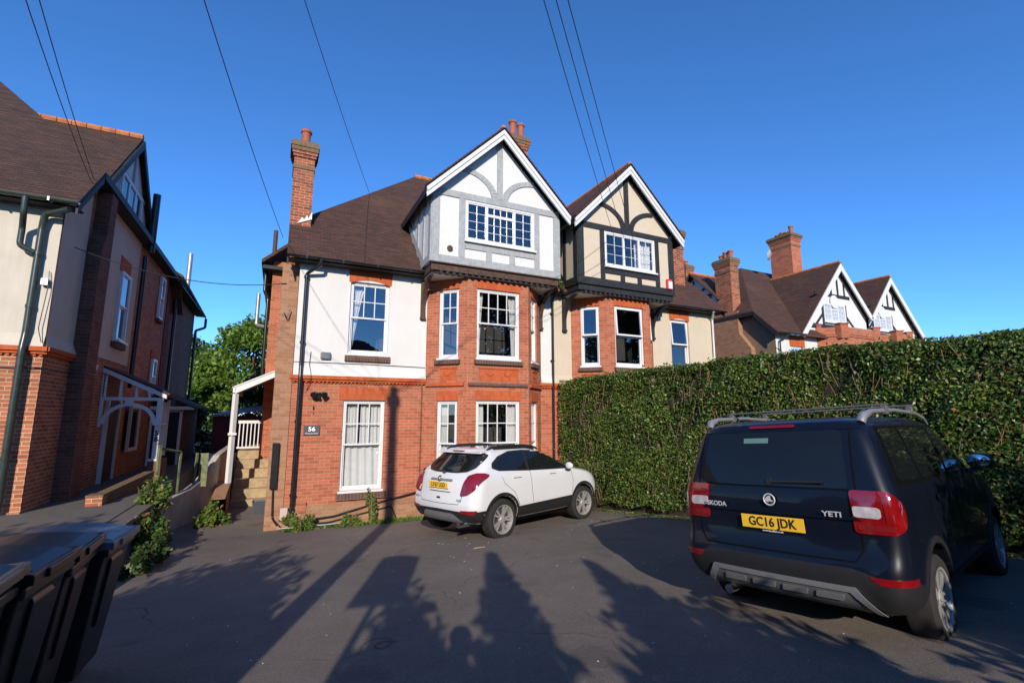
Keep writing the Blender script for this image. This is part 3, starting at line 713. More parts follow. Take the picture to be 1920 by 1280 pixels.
def gutter(root, fn, x0, x1, y, z, mat='gutter_black', r=.055):
    m = MB(fn); n = 10
    prof = [(r*math.cos(math.pi*(1+i/n)), r*math.sin(math.pi*(1+i/n))) for i in range(n+1)]
    vs = []; 
    for x in (x0, x1):
        for a, b in prof: vs.append((x, y+a, z+b))
        for a, b in reversed(prof): vs.append((x, y+a*.86, z+b*.86+.002))
    k = 2*(n+1); fs = [(i, (i+1) % k, k+(i+1) % k, k+i) for i in range(k)]+[tuple(range(k)), tuple(range(k, 2*k))]
    m.add(vs, fs)
    x = x0+.4
    while x < x1: m.box(x, x+.03, y-r-.006, y+r+.02, z-r-.008, z+.004); x += .8
    return m.build('gutter', mat, root)
def pipe(root, pts, mat='gutter_black', r=.034, fn=None, joints=(), name='downpipe', n=10):
    m = MB(fn)
    # rounded corners
    P = [Vector(p) for p in pts]; Q = [P[0]]
    for i in range(1, len(P)-1):
        a = (P[i-1]-P[i]); b = (P[i+1]-P[i]); d = min(.06, a.length*.4, b.length*.4)
        A = P[i]+a.normalized()*d; B2 = P[i]+b.normalized()*d
        for t in (0, .33, .66, 1): Q.append(A*(1-t)**2+P[i]*2*t*(1-t)+B2*t*t)
    Q.append(P[-1]); m.tube(Q, r, n)
    for (x, y, z) in joints: m.lathe([(r+.012, -.03), (r+.012, .03)], (x, y, z), n); m.box(x-.06, x+.06, y-.01, y+.05, z-.012, z+.012)
    return m.build(name, mat, root, smooth=True)

# ------------------------------------------------------------------ the pair in the middle
WC = 'curtain_white'; NC = 'curtain_net'
CAS2 = [(0, 1, .50, 1, 1, 1), (0, 1, 0, .50, 1, 1)]
pal56 = dict(brick='brick_red', render='render_white', panel='panel_white', timber='timber_grey', beam='timber_brown', tiles='roof_tiles', wmat='paint_white',
    win_up=(1.16, 2.11, 3.11, 4.90), win_low=(1.13, 2.10, -.10, 1.99), st_up=SASH32, st_low=SASH32,
    cu_up=[(.03, .45, .02, .97, .8, WC)], cu_low=[(.03, .42, .5, .97, 0, WC), (.45, .97, .5, .97, 0, WC), (.02, .98, .04, .52, 0, NC)],
    st_bay=(SASH22, SASH42, SASH22, SASH42),
    cu_bay=[[None, [(.02, .22, .05, .97, .5, WC), (.78, .98, .05, .97, .5, WC)], None],
            [[(.03, .35, .48, .97, 0, WC), (.02, .98, .04, .5, 0, NC)], [(.02, .24, .05, .97, 0, WC), (.76, .98, .05, .97, 0, WC), (.02, .98, .04, .5, 0, NC)], None]],
    st_gab=[(0, .29, 0, 1, 2, 4), (.29, .71, .74, 1, 4, 1), (.29, .71, 0, .74, 4, 3), (.71, 1, 0, 1, 2, 4)])
H56 = empty('house', (0.27, 12.0, -0.88), 'white rendered half of the semi-detached pair, red brick below and grey timbered gable', 'house', 'semi-detached houses')
fn, F0, FR = half(H56, 0.27, 1, pal56, (3.09, 3.91, 5.67, 6.49, 11.18), None)
g56 = (2.87, 4.72, 6.57, 3.75, 5.76, 6.04, 7.13)
gable(H56, fn, g56, pal56)
pend(H56, fn, g56, pal56, 11.18)
mainroof(H56, fn, pal56)
gutter(H56, fn, -.30, 2.90, 11.60, 5.27); gutter(H56, fn, 6.60, 7.05, 11.60, 5.27)
# vent in the gable, drain pipes
m = MB(); m.lathe([(0.075, 0), (0.075, .02), (0, .021)], (3.62, 10.965, 5.76), 16, 'y'); m.build('vent', 'timber_brown', H56)
pipe(H56, [(0.70, 11.60, 5.25), (0.70, 11.62, 5.12), (0.42, 11.90, 4.93), (0.42, 11.90, 2.75), (0.42, 11.85, 2.5), (0.42, 11.88, -.75)], r=.042, joints=[(0.42, 11.90, z) for z in (4.85, 3.3)]+[(0.42, 11.88, z) for z in (1.5, -.1, -.4)])
pipe(H56, [(7.13, 11.62, 5.22), (7.13, 11.90, 5.02), (7.13, 11.92, -.8)], joints=[(7.13, 11.92, z) for z in (4.6, 3.2)])
pipe(H56, [(3.28, 11.97, 2.35), (3.28, 11.97, -.35)], mat='brick_dark', r=.018)
# chimney breast and stack on the left flank
m = MB(); m.box(-.10, .262, 12.22, 14.4, -1.3, 5.2); m.build('chimney_breast', 'brick_sandy', H56)
chimney(H56, -.03, .46, 12.75, 13.35, 5.0, 8.68, 'brick_chimney', [(.22, 13.05, .50)])
m = MB(); m.add([(0.14, 12.72, 6.44), (.475, 12.72, 6.60), (.475, 12.74, 6.80), (.40, 12.74, 6.62), (.36, 12.74, 6.70), (.30, 12.74, 6.57), (.25, 12.74, 6.63), (.18, 12.74, 6.50)], [(0, 1, 2, 3, 4, 5, 6, 7)]); m.build('flashing', 'paint_white', H56)
chimney(H56, 6.40, 6.95, 13.1, 13.8, 7.0, 10.80, 'brick_chimney', [(6.50, 13.3, .62), (6.80, 13.3, .58)], name='chimney')
# rear wing seen past the left flank
m = MB(); m.mat(0); m.box(-.42, 3.0, 16.9, 26, -1.3, 6.6); m.mat(1); m.slab([(-.75, 16.5, 6.5), (1.6, 16.5, 8.6), (1.6, 26, 8.6), (-.75, 26, 6.5)], .12, (0, 0, -1)); m.mat(2); m.box(-.72, -.1, 16.6, 26, 6.25, 6.36)
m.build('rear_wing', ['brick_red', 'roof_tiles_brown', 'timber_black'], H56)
m = MB(); m.box(-.02, .10, 12.2, 12.22, -1, 5.1)
pipe(H56, [(-.62, 17.0, 6.4), (-.62, 17.0, 5.6), (-.50, 16.85, 5.3), (-.50, 16.85, 2.9)], r=.05)
pipe(H56, [(-.80, 17.5, 5.6), (-.80, 17.5, 4.55), (-.5, 17.2, 4.45)], mat='metal_galv', r=.06, name='flue')
pipe(H56, [(-.45, 18.2, 6.9), (-.45, 18.2, 8.1)], mat='timber_brown', r=.07, name='flue')
# services on the front corner
m = MB(); m.box(.17, .262, 11.94, 12.2, -.02, 1.02) ; m.build('cable_box', 'gutter_black', H56, bevel=.01) if False else None
m = MB(); m.box(-.04, .10, 12.13, 12.215, 0.02, 1.02); m.build('cable_cover', 'gutter_black', H56, bevel=.01)
pipe(H56, [(.03, 12.17, .02), (.05, 12.15, -.6), (.16, 11.92, -.72)], r=.016)
m = MB(); m.box(.20, .35, 11.90, 11.998, -.62, -.36); m.build('meter_box', 'meter_pink', H56, bevel=.008)
m = MB(); m.box(.56, .72, 11.93, 11.998, -.50, -.27); m.build('meter_box', 'brick_red', H56, bevel=.008)
pipe(H56, [(.30, 11.93, -.62), (.45, 11.88, -.66), (1.3, 11.90, -.62), (2.2, 11.92, -.42), (3.3, 11.9, -.20), (3.3, 11.9, -.3)], r=.020, name='cable')
pipe(H56, [(.32, 11.93, -.72), (1.2, 11.90, -.74), (1.9, 11.92, -.62), (2.6, 11.92, -.5), (2.75, 11.9, -.85)], r=.014, name='cable')
pipe(H56, [(.15, 11.9, -.78), (.9, 11.9, -.79), (1.5, 11.9, -.78)], mat='metal_galv', r=.018, name='conduit')
pipe(H56, [(.27, 11.97, 2.85), (1.9, 11.955, 2.86), (3.34, 11.96, 2.84)], r=.006, name='wire')
pipe(H56, [(.62, 11.96, 3.1), (.60, 11.95, 2.8), (.66, 11.88, 2.5), (.58, 11.97, 2.2)], r=.007, name='wire')
pipe(H56, [(-.0, 12.18, 4.0), (.05, 12.1, 3.85), (.12, 12.12, 4.1)], r=.012, mat='gutter_black', name='wall_hook')

pal57 = dict(pal56, render='render_cream', panel='panel_cream', timber='timber_black', beam='timber_black', wmat='upvc',
    win_up=(1.18, 2.01, 3.11, 4.86), st_up=CAS2, cu_up=None, tilt_up=(.07, 0), st_low=CAS2, cu_low=[(.02, .98, .04, .9, 0, NC)],
    st_bay=(CAS2, CAS2, CAS2, CAS2), cu_bay=[[None]*3, [[(.02, .98, .04, .9, 0, NC)]]*3], tilt_bay=(.06, 0),
    st_gab=[(0, .31, 0, 1, 2, 3), (.31, .63, 0, 1, 2, 3), (.63, 1, 0, 1, 2, 3)], cu_gab=[(.03, .34, .05, .95, 0, WC)])
H57 = empty('house.001', (13.83, 12.0, -0.88), 'cream rendered half of the semi-detached pair with black timbered gable, behind the hedge', 'house', 'semi-detached houses')
fn, F0, FR = half(H57, 13.83, -1, pal57, (2.83, 3.61, 5.23, 6.01, 11.22), None, party=6.688)
g57 = (2.74, 4.555, 6.37, 3.50, 5.43, 5.98, 7.05)
gable(H57, fn, g57, pal57)
pend(H57, fn, g57, pal57, 11.22)
mainroof(H57, fn, pal57, party=6.69)
gutter(H57, fn, -.30, 2.75, 11.60, 5.27)
pipe(H57, [(13.5, 11.62, 5.22), (13.74, 11.90, 5.0), (13.74, 11.92, -.8)], mat='paint_offwhite', joints=[(13.74, 11.92, 3.6)])
chimney(H57, 12.90, 13.42, 12.75, 13.35, 5.0, 8.55, 'brick_chimney', [(13.08, 13.05, .45)])
# ------------------------------------------------------------------ the left house
pal58 = dict(pal56, brick='brick_58', render='render_58', tiles='roof_tiles_brown', win_low=(1.6, 2.4, 0.2, 1.9), win_up=(1.6, 2.4, 3.2, 4.8), cu_up=None, cu_low=None)
H58 = empty('house.002', (-3.93, 11.6, -0.1), 'tall shaded brick house at the left edge with side porch and brown tiled roof', 'house')
fn, F0, FR = half(H58, -3.93, -1, pal58, (6.5, 6.6, 6.7, 6.85, 11.9), None, dy=-.4, wins=True, dz=.33, bayon=False)
mainroof(H58, fn, pal58, ridge=10.9)
gutter(H58, fn, -.32, 6, 11.60, 5.27, 'gutter_green', .065)
XL = -3.93
FS = Fr((XL, 0, 0), (0, 1, 0), (1, 0, 0))
m = MB()
m.mat(0); wall(m, FS, 11.58, 12.85, 2.88, 5.55, [], w=.02)
m.quad(FS.p(11.58, 5.55, .02), FS.p(12.85, 5.55, .02), FS.p(12.85, 6.78, .02), FS.p(12.45, 6.75, .02))
m.quad(FS.p(11.52, 3.1, .022), FS.p(12.85, 3.1, .022), FS.p(12.85, 2.88, .09), FS.p(11.52, 2.88, .09)); m.quad(FS.p(11.52, 2.88, .09), FS.p(12.85, 2.88, .09), FS.p(12.85, 2.88, 0), FS.p(11.52, 2.88, 0))
m.build('side_render', 'render_58', H58); m = MB(); wall(m, FS, 13.50, 16.9, 3.0, 6.72, [(15.25, 16.05, 3.55, 5.35)], w=.025)
m.build('side_render', 'render_58', H58)
m = MB(); FS.box(m, 11.53, 12.86, 2.80, 2.879, -.05, .10); FS.box(m, 11.55, 12.86, 2.74, 2.799, -.05, .06); m.build('brick_band', 'brick_gauged', H58)
m = MB(); PR_ = [(12.85, -1), (12.85, 4.9), (12.93, 5.3), (13.08, 5.6), (13.10, 6.6), (13.50, 6.6), (13.50, -1)]
m.add([FS.p(a_, b_, .27) for a_, b_ in PR_]+[FS.p(a_, b_, 0) for a_, b_ in PR_], [tuple(range(7)), tuple(reversed(range(7, 14)))]+[(i, 7+i, 7+(i+1) % 7, (i+1) % 7) for i in range(7)])
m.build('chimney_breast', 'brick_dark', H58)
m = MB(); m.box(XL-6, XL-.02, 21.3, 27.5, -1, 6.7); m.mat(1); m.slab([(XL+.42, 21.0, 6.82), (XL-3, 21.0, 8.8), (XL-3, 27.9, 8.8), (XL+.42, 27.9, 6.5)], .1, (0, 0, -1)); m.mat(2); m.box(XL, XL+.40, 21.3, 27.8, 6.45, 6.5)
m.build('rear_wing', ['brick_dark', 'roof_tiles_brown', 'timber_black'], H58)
m = MB(); m.box(XL-.2, XL+.28, 12.4, 21.0, 6.62, 6.66); m.box(XL+.27, XL+.31, 12.4, 21.0, 6.62, 6.78); m.build('soffit', 'timber_black', H58)
SN = [(0, 1, .5, 1, 1, 1), (0, 1, 0, .5, 1, 1)]
window(H58, FS, 15.25, 16.05, 3.55, 5.35, SN, w=.08, glass='pane_dark')
window(H58, FS, 19.6, 20.15, 4.9, 6.35, SN, w=.08, sill=False, glass='pane_dark')
window(H58, FS, 19.6, 20.15, 2.3, 3.5, SN, w=.08, sill=False, glass='pane_dark')
m = MB(); FS.box(m, 15.18, 16.12, 5.352, 5.75, -.05, .04); m.build('brick_arch', 'brick_gauged', H58)
for q in ((15.18, 16.15, 3.35, 3.49, .12), (19.55, 20.2, 4.78, 4.89, .12)): m = MB(); FS.box(m, *q[:4], -.05, q[4]); m.build('brick_sill', 'brick_blue', H58)
m = MB(); FS.box(m, 19.5, 20.25, 3.55, 3.8, -.05, .03); m.build('brick_arch', 'brick_gauged', H58)
# dormer gable over the flank
DY, DZ = 15.3, 9.05
m = MB(); m.quad((XL+.03, 13.3, 6.95), (XL+.03, 17.3, 6.95), (XL+.03, DY, 8.95)); m.quad((XL+.03, 13.3, 6.95), (XL-1, 13.3, 6.95), (XL-1, DY, 8.95), (XL+.03, DY, 8.95)) if False else None
m.build('dormer_wall', 'panel_white', H58)
m = MB(); m.box(XL+.02, XL+.07, DY-.05, DY+.05, 7.78, 8.8); m.box(XL+.02, XL+.07, 14.05, 16.55, 7.68, 7.78); m.build('timber_frame', 'timber_grey', H58)
window(H58, FS, 14.25, 16.15, 6.92, 7.68, [(0, .33, 0, 1, 1, 1), (.33, .66, 0, 1, 1, 1), (.66, 1, 0, 1, 1, 1)], w=.09, mat='upvc', sill=False, glass='pane_dark')
m = MB(); e = .14
m.slab([(XL+e, 13.05, 6.85), (XL+e, DY, 9.12), (XL-4.2, DY, 9.12), (XL-2.0, 13.05, 6.85)], .08, (0, 0, -1)); m.slab([(XL+e, 17.55, 6.85), (XL-2.0, 17.55, 6.85), (XL-4.2, DY, 9.12), (XL+e, DY, 9.12)], .08, (0, 0, -1))
dr = m.build('dormer_roof', 'roof_tiles_brown', H58)
m = MB(); x = XL+e
while x > XL-4: m.tube([(x, DY, 9.14), (x-.285, DY, 9.14)], .09, 8); x -= .3
m.build('ridge', 'ridge_tile', dr)
m = MB()
for s_ in (-1, 1):
    m.slab([(XL+e+.02, DY, 9.05), (XL+e+.02, DY+s_*2.25, 6.78), (XL+e+.02, DY+s_*2.05, 6.78), (XL+e+.02, DY, 8.82)], .04, (1, 0, 0))
m.build('bargeboard', 'timber_black', H58)
pipe(H58, [(XL+.25, 16.9, 6.4), (XL+.25, 16.9, 8.2)], r=.10, name='flue')
pipe(H58, [(XL+.2, 23.5, 6.6), (XL+.2, 23.5, 8.4)], mat='metal_galv', r=.09, name='flue')
# pipework
pipe(H58, [(-4.35, 11.18, 5.55), (-4.35, 11.2, 5.25), (-4.42, 11.42, 5.05), (-4.42, 11.42, 4.7), (-4.22, 11.47, 4.6)], 'gutter_green', .05)
pipe(H58, [(-3.75, 11.25, 5.45), (-4.15, 11.45, 5.35), (-4.18, 11.5, 5.1), (-4.18, 11.5, 3.1), (-4.18, 11.45, 2.8), (-4.18, 11.46, 0)], 'gutter_green', .055, joints=[(-4.18, 11.5, z) for z in (4.6, 3.6)]+[(-4.18, 11.46, z) for z in (2.3, .9)])
pipe(H58, [(XL+.12, 17.0, 6.3), (XL+.12, 17.0, 2.4)], r=.06)
pipe(H58, [(XL+.12, 22.0, 6.3), (XL+.12, 22.0, -.3)], r=.06)
pipe(H58, [(XL+.45, 27.6, 6.35), (XL+.45, 27.6, 5.9), (XL+.1, 27.4, 5.7), (XL+.1, 27.4, -.3)], r=.06)
pipe(H58, [(-5.2, 11.55, 2.5), (-4.1, 11.52, 2.5), (-3.85, 11.6, 2.48), (XL+.05, 12.8, 2.5), (XL+.29, 12.9, 2.5), (XL+.29, 13.45, 2.5)], r=.012, name='wire')
pipe(H58, [(-4.0, 11.54, 4.3), (-3.97, 11.5, 4.0), (-4.02, 11.5, 3.2), (-3.95, 11.5, 2.95)], r=.007, name='wire')
m = MB(); m.box(-4.08, -3.98, 11.48, 11.56, 4.02, 4.14); m.build('junction_box', 'metal_galv', H58)
m = MB(); FS.box(m, 13.9, 14.1, 2.66, 2.78, .0, .14); m.build('lamp', 'metal_galv', H58)
# timber porch
PX0, PX1, PY = -3.62, -2.72, 15.1
PR = H58
m = MB()
def bar(a, b, w=.05, d=.05): 
    a, b = Vector(a), Vector(b); m.tube([a, b], w*.6, 4)
m.box(PX0-.3, PX1+.07, PY-.04, PY+.04, 2.0, 2.09)
bb = MB()
bb.slab([(-3.93, PY-.10, 2.80), (PX1+.14, PY-.10, 2.15), (PX1+.14, PY-.10, 2.05), (-3.93, PY-.10, 2.69)], .13, (0, 1, 0)); bb.box(-3.93, PX1+.07, PY-.05, PY+.05, 2.0, 2.08)
for f_ in (.06, .32, .58, .8):
    x = -3.95+f_*1.25; zt = 2.68-(x+3.95)*.52; bb.box(x-.026, x+.026, PY-.04, PY+.03, 2.075, zt+.03)
bb.box(PX1-.05, PX1+.06, PY-.05, PY+.06, .55, 2.0); bb.box(-3.95, -3.88, PY-.04, PY+.05, 1.35, 2.7)
bb.box(PX1-.09, PX1+.10, PY-.09, PY+.10, 1.38, 1.44); bb.box(PX1-.12, PX1+.13, PY-.11, PY+.12, .50, .55)
n = 14
for i in range(n):
    t0, t1 = math.pi*i/n, math.pi*(i+1)/n; cx = (-3.9+PX1-.03)/2; R = (PX1-.05+3.9)/2
    P = [(cx-R*math.cos(t0), 1.42+.52*math.sin(t0)), (cx-R*math.cos(t1), 1.42+.52*math.sin(t1)), (cx-(R-.09)*math.cos(t1), 1.42+.44*math.sin(t1)), (cx-(R-.09)*math.cos(t0), 1.42+.44*math.sin(t0))]
    bb.add([(a, PY-.035, b_) for a, b_ in P]+[(a, PY+.035, b_) for a, b_ in P], [(0, 1, 2, 3), (7, 6, 5, 4), (0, 4, 5, 1), (2, 6, 7, 3)])
bb.box(-3.43, -3.27, PY-.05, PY+.04, 1.88, 2.0)
po = bb.build('porch_frame', 'paint_white', PR)
# lattice side
m = MB()
for k in range(5): m.box(PX1-.02, PX1+.02, PY+.1+k*.24, PY+.13+k*.24, .62, 1.98)
m.box(PX1-.03, PX1+.03, PY+.05, PY+1.1, 1.38, 1.43); m.box(PX1-.03, PX1+.03, PY+.05, PY+1.1, .58, .64); m.box(PX1-.03, PX1+.03, PY+1.05, PY+1.13, .55, 2.05)
m.build('lattice', 'paint_offwhite', PR)
m = MB(); m.slab([(-3.95, PY-.1, 2.86), (PX1+.2, PY-.1, 2.19), (PX1+.2, PY+1.5, 2.19), (-3.95, PY+1.5, 2.86)], .05, (0, 0, -1)); m.build('porch_roof', 'roof_tiles_brown', PR)
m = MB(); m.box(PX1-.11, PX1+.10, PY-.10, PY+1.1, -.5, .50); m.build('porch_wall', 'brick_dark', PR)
m = MB(); FS.box(m, 15.5, 15.6, -.05, 2.05, .0, .08); FS.box(m, 16.5, 16.6, -.05, 2.05, .0, .08); m.build('door_frame', 'paint_white', PR)
m = MB(); FS.box(m, 15.6, 16.5, -.05, 2.0, .0, .04); m.build('door', 'timber_brown', PR)
window(H58, FS, 17.3, 18.3, .6, 1.9, [(0, 1, 0, 1, 1, 1)], w=.16, mat='paint_offwhite', sill=False, glass='pane_dark')
# rear lean-to with white framed opening
m = MB(); m.mat(0); m.box(-3.95, -3.0, 20.4, 24, -.9, 1.9); m.mat(1); m.slab([(-3.95, 20.1, 2.5), (-2.6, 20.1, 1.92), (-2.6, 24.3, 1.92), (-3.95, 24.3, 2.5)], .06, (0, 0, -1))
m.mat(2); m.box(-3.8, -3.05, 20.36, 20.395, -.7, 1.78)
m.build('lean_to', ['brick_dark', 'roof_tiles_brown', 'timber_black'], PR)
m = MB(); m.box(-3.9, -3.0, 20.3, 20.36, 1.74, 1.82); m.box(-3.06, -2.98, 20.3, 20.36, -.7, 1.82); m.box(-3.9, -3.82, 20.3, 20.36, -.7, 1.82); m.box(-3.9, -2.62, 20.12, 20.2, 1.82, 1.93); m.build('door_frame', 'paint_offwhite', PR)
text_mesh('5', .17, 'gutter_black', 'house_number', PR, Matrix.Translation(Vector((PX1+.005, PY-.052, 1.18))-H58.location) @ Matrix.Rotation(rad(90), 4, 'X'), bold=.006)
text_mesh('8', .17, 'gutter_black', 'house_number', PR, Matrix.Translation(Vector((PX1+.005, PY-.052, 1.03))-H58.location) @ Matrix.Rotation(rad(90), 4, 'X'), bold=.006)

# ------------------------------------------------------------------ far pair on the right
def farhouse():
    pf = dict(pal56, brick='brick_red', timber='timber_black', tiles='roof_tiles', beam='timber_black', st_gab=[(0, .33, 0, 1, 2, 3), (.33, .67, .72, 1, 2, 1), (.33, .67, 0, .72, 2, 3), (.67, 1, 0, 1, 2, 3)], wmat='upvc', cu_up=None)
    R = empty('house.003', (20, 13.9, -.9), 'distant gabled brick and white house with tall chimneys beyond the right end of the hedge', 'house')
    wmb = MB(); X0 = 19.98
    FF = Fr((0, 13.9, 0), (1, 0, 0), (0, -1, 0))
    wmb.mat(1); wall(wmb, FF, X0, 34, -1.3, 5.3, [(21.0, 21.95, 3.0, 4.75)], .12)
    wmb.mat(0); wmb.add([(X0, 13.9, -1.3), (X0, 24, -1.3), (X0, 24, 6.4), (X0, 14.9, 6.4), (X0, 13.9, 5.3)], [(0, 1, 2, 3, 4)])
    wmb.mat(1); wmb.quad((34, 13.9, -1.3), (34, 24, -1.3), (34, 24, 6), (34, 13.9, 5.3))
    wmb.build('wall', ['pebbledash', 'render_white'], R)
    window(R, FF, 21.0, 21.95, 3.0, 4.75, SASH32, w=-.05)
    m = MB(); FF.box(m, 20.93, 22.0, 4.76, 5.2, -.05, .03); m.build('brick_arch', 'brick_gauged', R)
    # brick bays with stepped parapets
    for (a, b) in ((23.0, 27.35), (27.75, 30.4)):
        m = MB(); c = .75; y1 = 13.1
        pts = [(a, 13.9), (a+c, y1), (b-c, y1), (b, 13.9)]
        for i in range(3):
            (xa, ya), (xb, yb2) = pts[i], pts[i+1]; m.quad((xa, ya, -1.3), (xb, yb2, -1.3), (xb, yb2, 5.75), (xa, ya, 5.75))
            L = math.hypot(xb-xa, yb2-ya); ux, uy = (xb-xa)/L, (yb2-ya)/L
            f = Fr((xa, ya, 0), (ux, uy, 0), (uy, -ux, 0))
            f.box(m, -.04, L+.04, 5.3, 5.36, -.1, .05); f.box(m, .35, L-.35, 5.4, 5.42, -.1, .03)
            for q in (0, L): f.box(m, q-.22, q+.22, 5.2, 5.88, -.22, .04); 
            for q in (0, L): f.box(m, q-.26, q+.26, 5.88, 5.93, -.26, .08)
        m.quad(*[(x, y, 5.6) for x, y in pts])
        m.build('bay', 'brick_red', R)
        m = MB(); m.box(a+c+.25, b-c-.25, 13.15, 13.3, 5.75, 5.80); m.build('lead_roof', 'lead', R)
    I = lambda p: Vector(p)
    Fg = lambda p: Vector(p)
    g1 = (21.7, 25.05, 27.3, 23.72, 25.5, 6.13, 7.08); g2 = (27.35, 29.55, 32.2, 27.95, 29.7, 6.05, 6.93)
    for (g, hl, hr, rz) in ((g1, 21.5, 27.45, 9.25), (g2, 27.3, 32.5, 9.1)):
        xl, xc, xr, wx0, wx1, wz0, wz1 = g; sl = 1.08
        m = MB(); wall(m, FF, xl, xr, 5.3, 5.31, [])
        m.add([FF.p(xl+.2, 5.3, .0), FF.p(xr, 5.3, .0), FF.p(xr, rz-(xr-xc)*sl-.2, 0), FF.p(xc, rz-.25, 0), FF.p(xl+.2, max(5.3, rz-(xc-xl-.2)*sl-.2), 0)], [(0, 1, 2, 3, 4)]); m.build('gable_wall', 'panel_white', R)
        t = MB(); T = lambda a0, a1, z0, z1, w=.03: FF.box(t, a0, a1, z0, z1, -.01, w)
        T(wx0-.12, wx0-.0, wz0-.2, wz1+.02); T(wx1, wx1+.12, wz0-.2, wz1+.02); T(wx0-.55, wx1+.5, wz1+.36, wz1+.52, .032); T(wx0-1.2, wx1+1, wz0-.36, wz0-.14, .05)
        T(xc-.06, xc+.06, wz1+.52, rz-.5); T(xc-.62, xc-.50, wz1+.52, rz-1.05); T(xc+.5, xc+.6, wz1+.52, rz-1.0)
        for sx in (-1, 1):
            c = wx0-.12 if sx < 0 else wx1+.12
            P = [(c, wz0+.42), (c+sx*.62, wz0-.16), (c+sx*.5, wz0-.2), (c, wz0+.26)]
            t.add([FF.p(a_, b_, .03) for a_, b_ in P]+[FF.p(a_, b_, 0) for a_, b_ in P], [(0, 1, 2, 3), (0, 4, 5, 1), (2, 6, 7, 3)])
        t.build('timber_frame', 'timber_black', R)
        m = MB(); m.lathe([(.33, 0), (.33, .03), (0, .032)], ((wx0+wx1)/2, 13.83, wz1+.12), 20, 'y'); m.build('sunburst', 'paint_white', R)
        window(R, FF, wx0, wx1, wz0, wz1, pf['st_gab'], 'upvc', None, w=.03, fw=.06, bar=.02)
        Yf = 13.62; zl = rz-(xc-hl)*sl; zr = rz-(hr-xc)*sl; yb = lambda z: 13.55+(z-5.3)
        r = MB(); r.slab([(hl, Yf, zl), (hl, max(yb(zl), Yf+.1), zl), (xc, yb(rz), rz), (xc, Yf, rz)], .08, (0, 0, -1)); r.slab([(hr, Yf, zr), (xc, Yf, rz), (xc, yb(rz), rz), (hr, max(yb(zr), Yf+.1), zr)], .08, (0, 0, -1)); r.build('gable_roof', 'roof_tiles', R)
        rd = MB(); k = Yf
        while k < yb(rz)-.2: rd.tube([(xc, k, rz+.01), (xc, k+.4, rz+.01)], .085, 8); k += .42
        rd.build('ridge', 'ridge_tile', R)
        bb = MB()
        for sx, hx in ((-1, hl), (1, hr)):
            zo = rz-.08; hz = rz-abs(hx-xc)*sl-.08; d = .36
            P = [(xc, zo), (hx, hz), (hx-sx*.12, hz-.16), (hx-sx*.28, hz-d+.28*sl), (xc, zo-d)]
            bb.add([(a_, Yf-.03, b_) for a_, b_ in P]+[(a_, Yf+.03, b_) for a_, b_ in P], [(0, 1, 2, 3, 4), (9, 8, 7, 6, 5)]+[(i, 5+i, 5+(i+1) % 5, (i+1) % 5) for i in range(5)])
        bb.build('bargeboard', 'paint_white', R)
    # main hipped roof
    k0, zk = 14.7, 6.45; e = 19.65; rz = 10.1; r0 = rz-zk
    r = MB(); r.slab([(e, 13.55, 5.3), (21.0, 13.55, 5.3), (34.5, 13.55, 5.3), (34.5, k0+r0, rz), (e+r0+.5, k0+r0, rz), (e, k0, zk)], .08, (0, 0, -1))
    r.slab([(e, k0, zk), (e+r0+.5, k0+r0, rz), (e+r0+.5, 22, rz), (e, 24, zk)], .08, (0, 0, -1)); r.slab([(34.5, k0+r0, rz), (34.5, 24, 7), (e, 24, zk), (e+r0+.5, k0+r0, rz)], .08, (0, 0, -1))
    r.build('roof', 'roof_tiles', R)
    m = MB(); m.box(e+.02, X0, 14.7, 24, zk-.2, zk-.1); m.slab([(e+.01, 13.56, 5.21), (e+.01, 13.56, 5.02), (e+.01, k0, zk-.27), (e+.01, k0, zk-.09)], .04, (1, 0, 0)); m.build('soffit', 'timber_black', R)
    I_ = lambda p: Vector(p)
    gutter(R, I_, 19.65, 21.5, 13.5, 5.27)
    pipe(R, [(20.4, 13.5, 5.2), (20.1, 13.78, 4.95), (20.1, 13.8, 0)])
    # flank stack with breast, ridge stack
    m = MB(); m.slab([(19.70, 14.95, -1.3), (19.70, 14.95, 4.7), (19.70, 15.55, 5.5), (19.70, 15.55, 6.6), (19.70, 17.1, 6.6), (19.70, 17.1, -1.3)], .275, (1, 0, 0)); m.build('chimney_breast', 'brick_sandy', R)
    chimney(R, 19.85, 20.42, 15.9, 16.85, 6.0, 9.45, 'brick_chimney', [(20.13, 16.05, .42), (20.13, 16.35, .42), (20.13, 16.6, .3)])
    chimney(R, 19.9, 20.4, 18.8, 19.6, 6.0, 9.9, 'brick_chimney', [(20.13, 19.0, .3), (20.13, 19.3, .3)])
    chimney(R, 25.6, 26.45, 16.4, 17.7, 8.6, 11.9, 'brick_red', [(26.1, 16.65, .55), (26.1, 16.95, .3), (26.1, 17.2, .35), (26.1, 17.5, .3)], corb=.12)
    m = MB(); m.add([(19.9, 15.87, 6.6), (20.5, 15.87, 7.1), (20.62, 15.86, 7.1), (20.1, 15.86, 6.45)], [(0, 1, 2, 3)]); m.build('flashing', 'lead', R)
    # small side dormer
    m = MB(); dx = 19.9; dy, dzz = 18.3, 9.15
    m.mat(0); m.add([(dx, 16.9, 6.6), (dx, 19.7, 6.6), (dx, 19.7, 7.5), (dx, dy, 8.95), (dx, 16.9, 7.6)], [(0, 1, 2, 3, 4)])
    m.mat(1); m.box(dx-.04, dx+.02, dy-.06, dy+.06, 7.9, 8.8); m.box(dx-.04, dx+.02, 17.0, 19.6, 7.75, 7.87); m.box(dx-.04, dx+.02, 17.2, 17.3, 6.6, 7.75)
    for s_ in (-1, 1): m.add([(dx-.03, dy+s_*.1, 8.0), (dx-.03, dy+s_*.8, 8.35), (dx-.03, dy+s_*.85, 8.22), (dx-.03, dy+s_*.1, 7.87)], [(0, 1, 2, 3)])
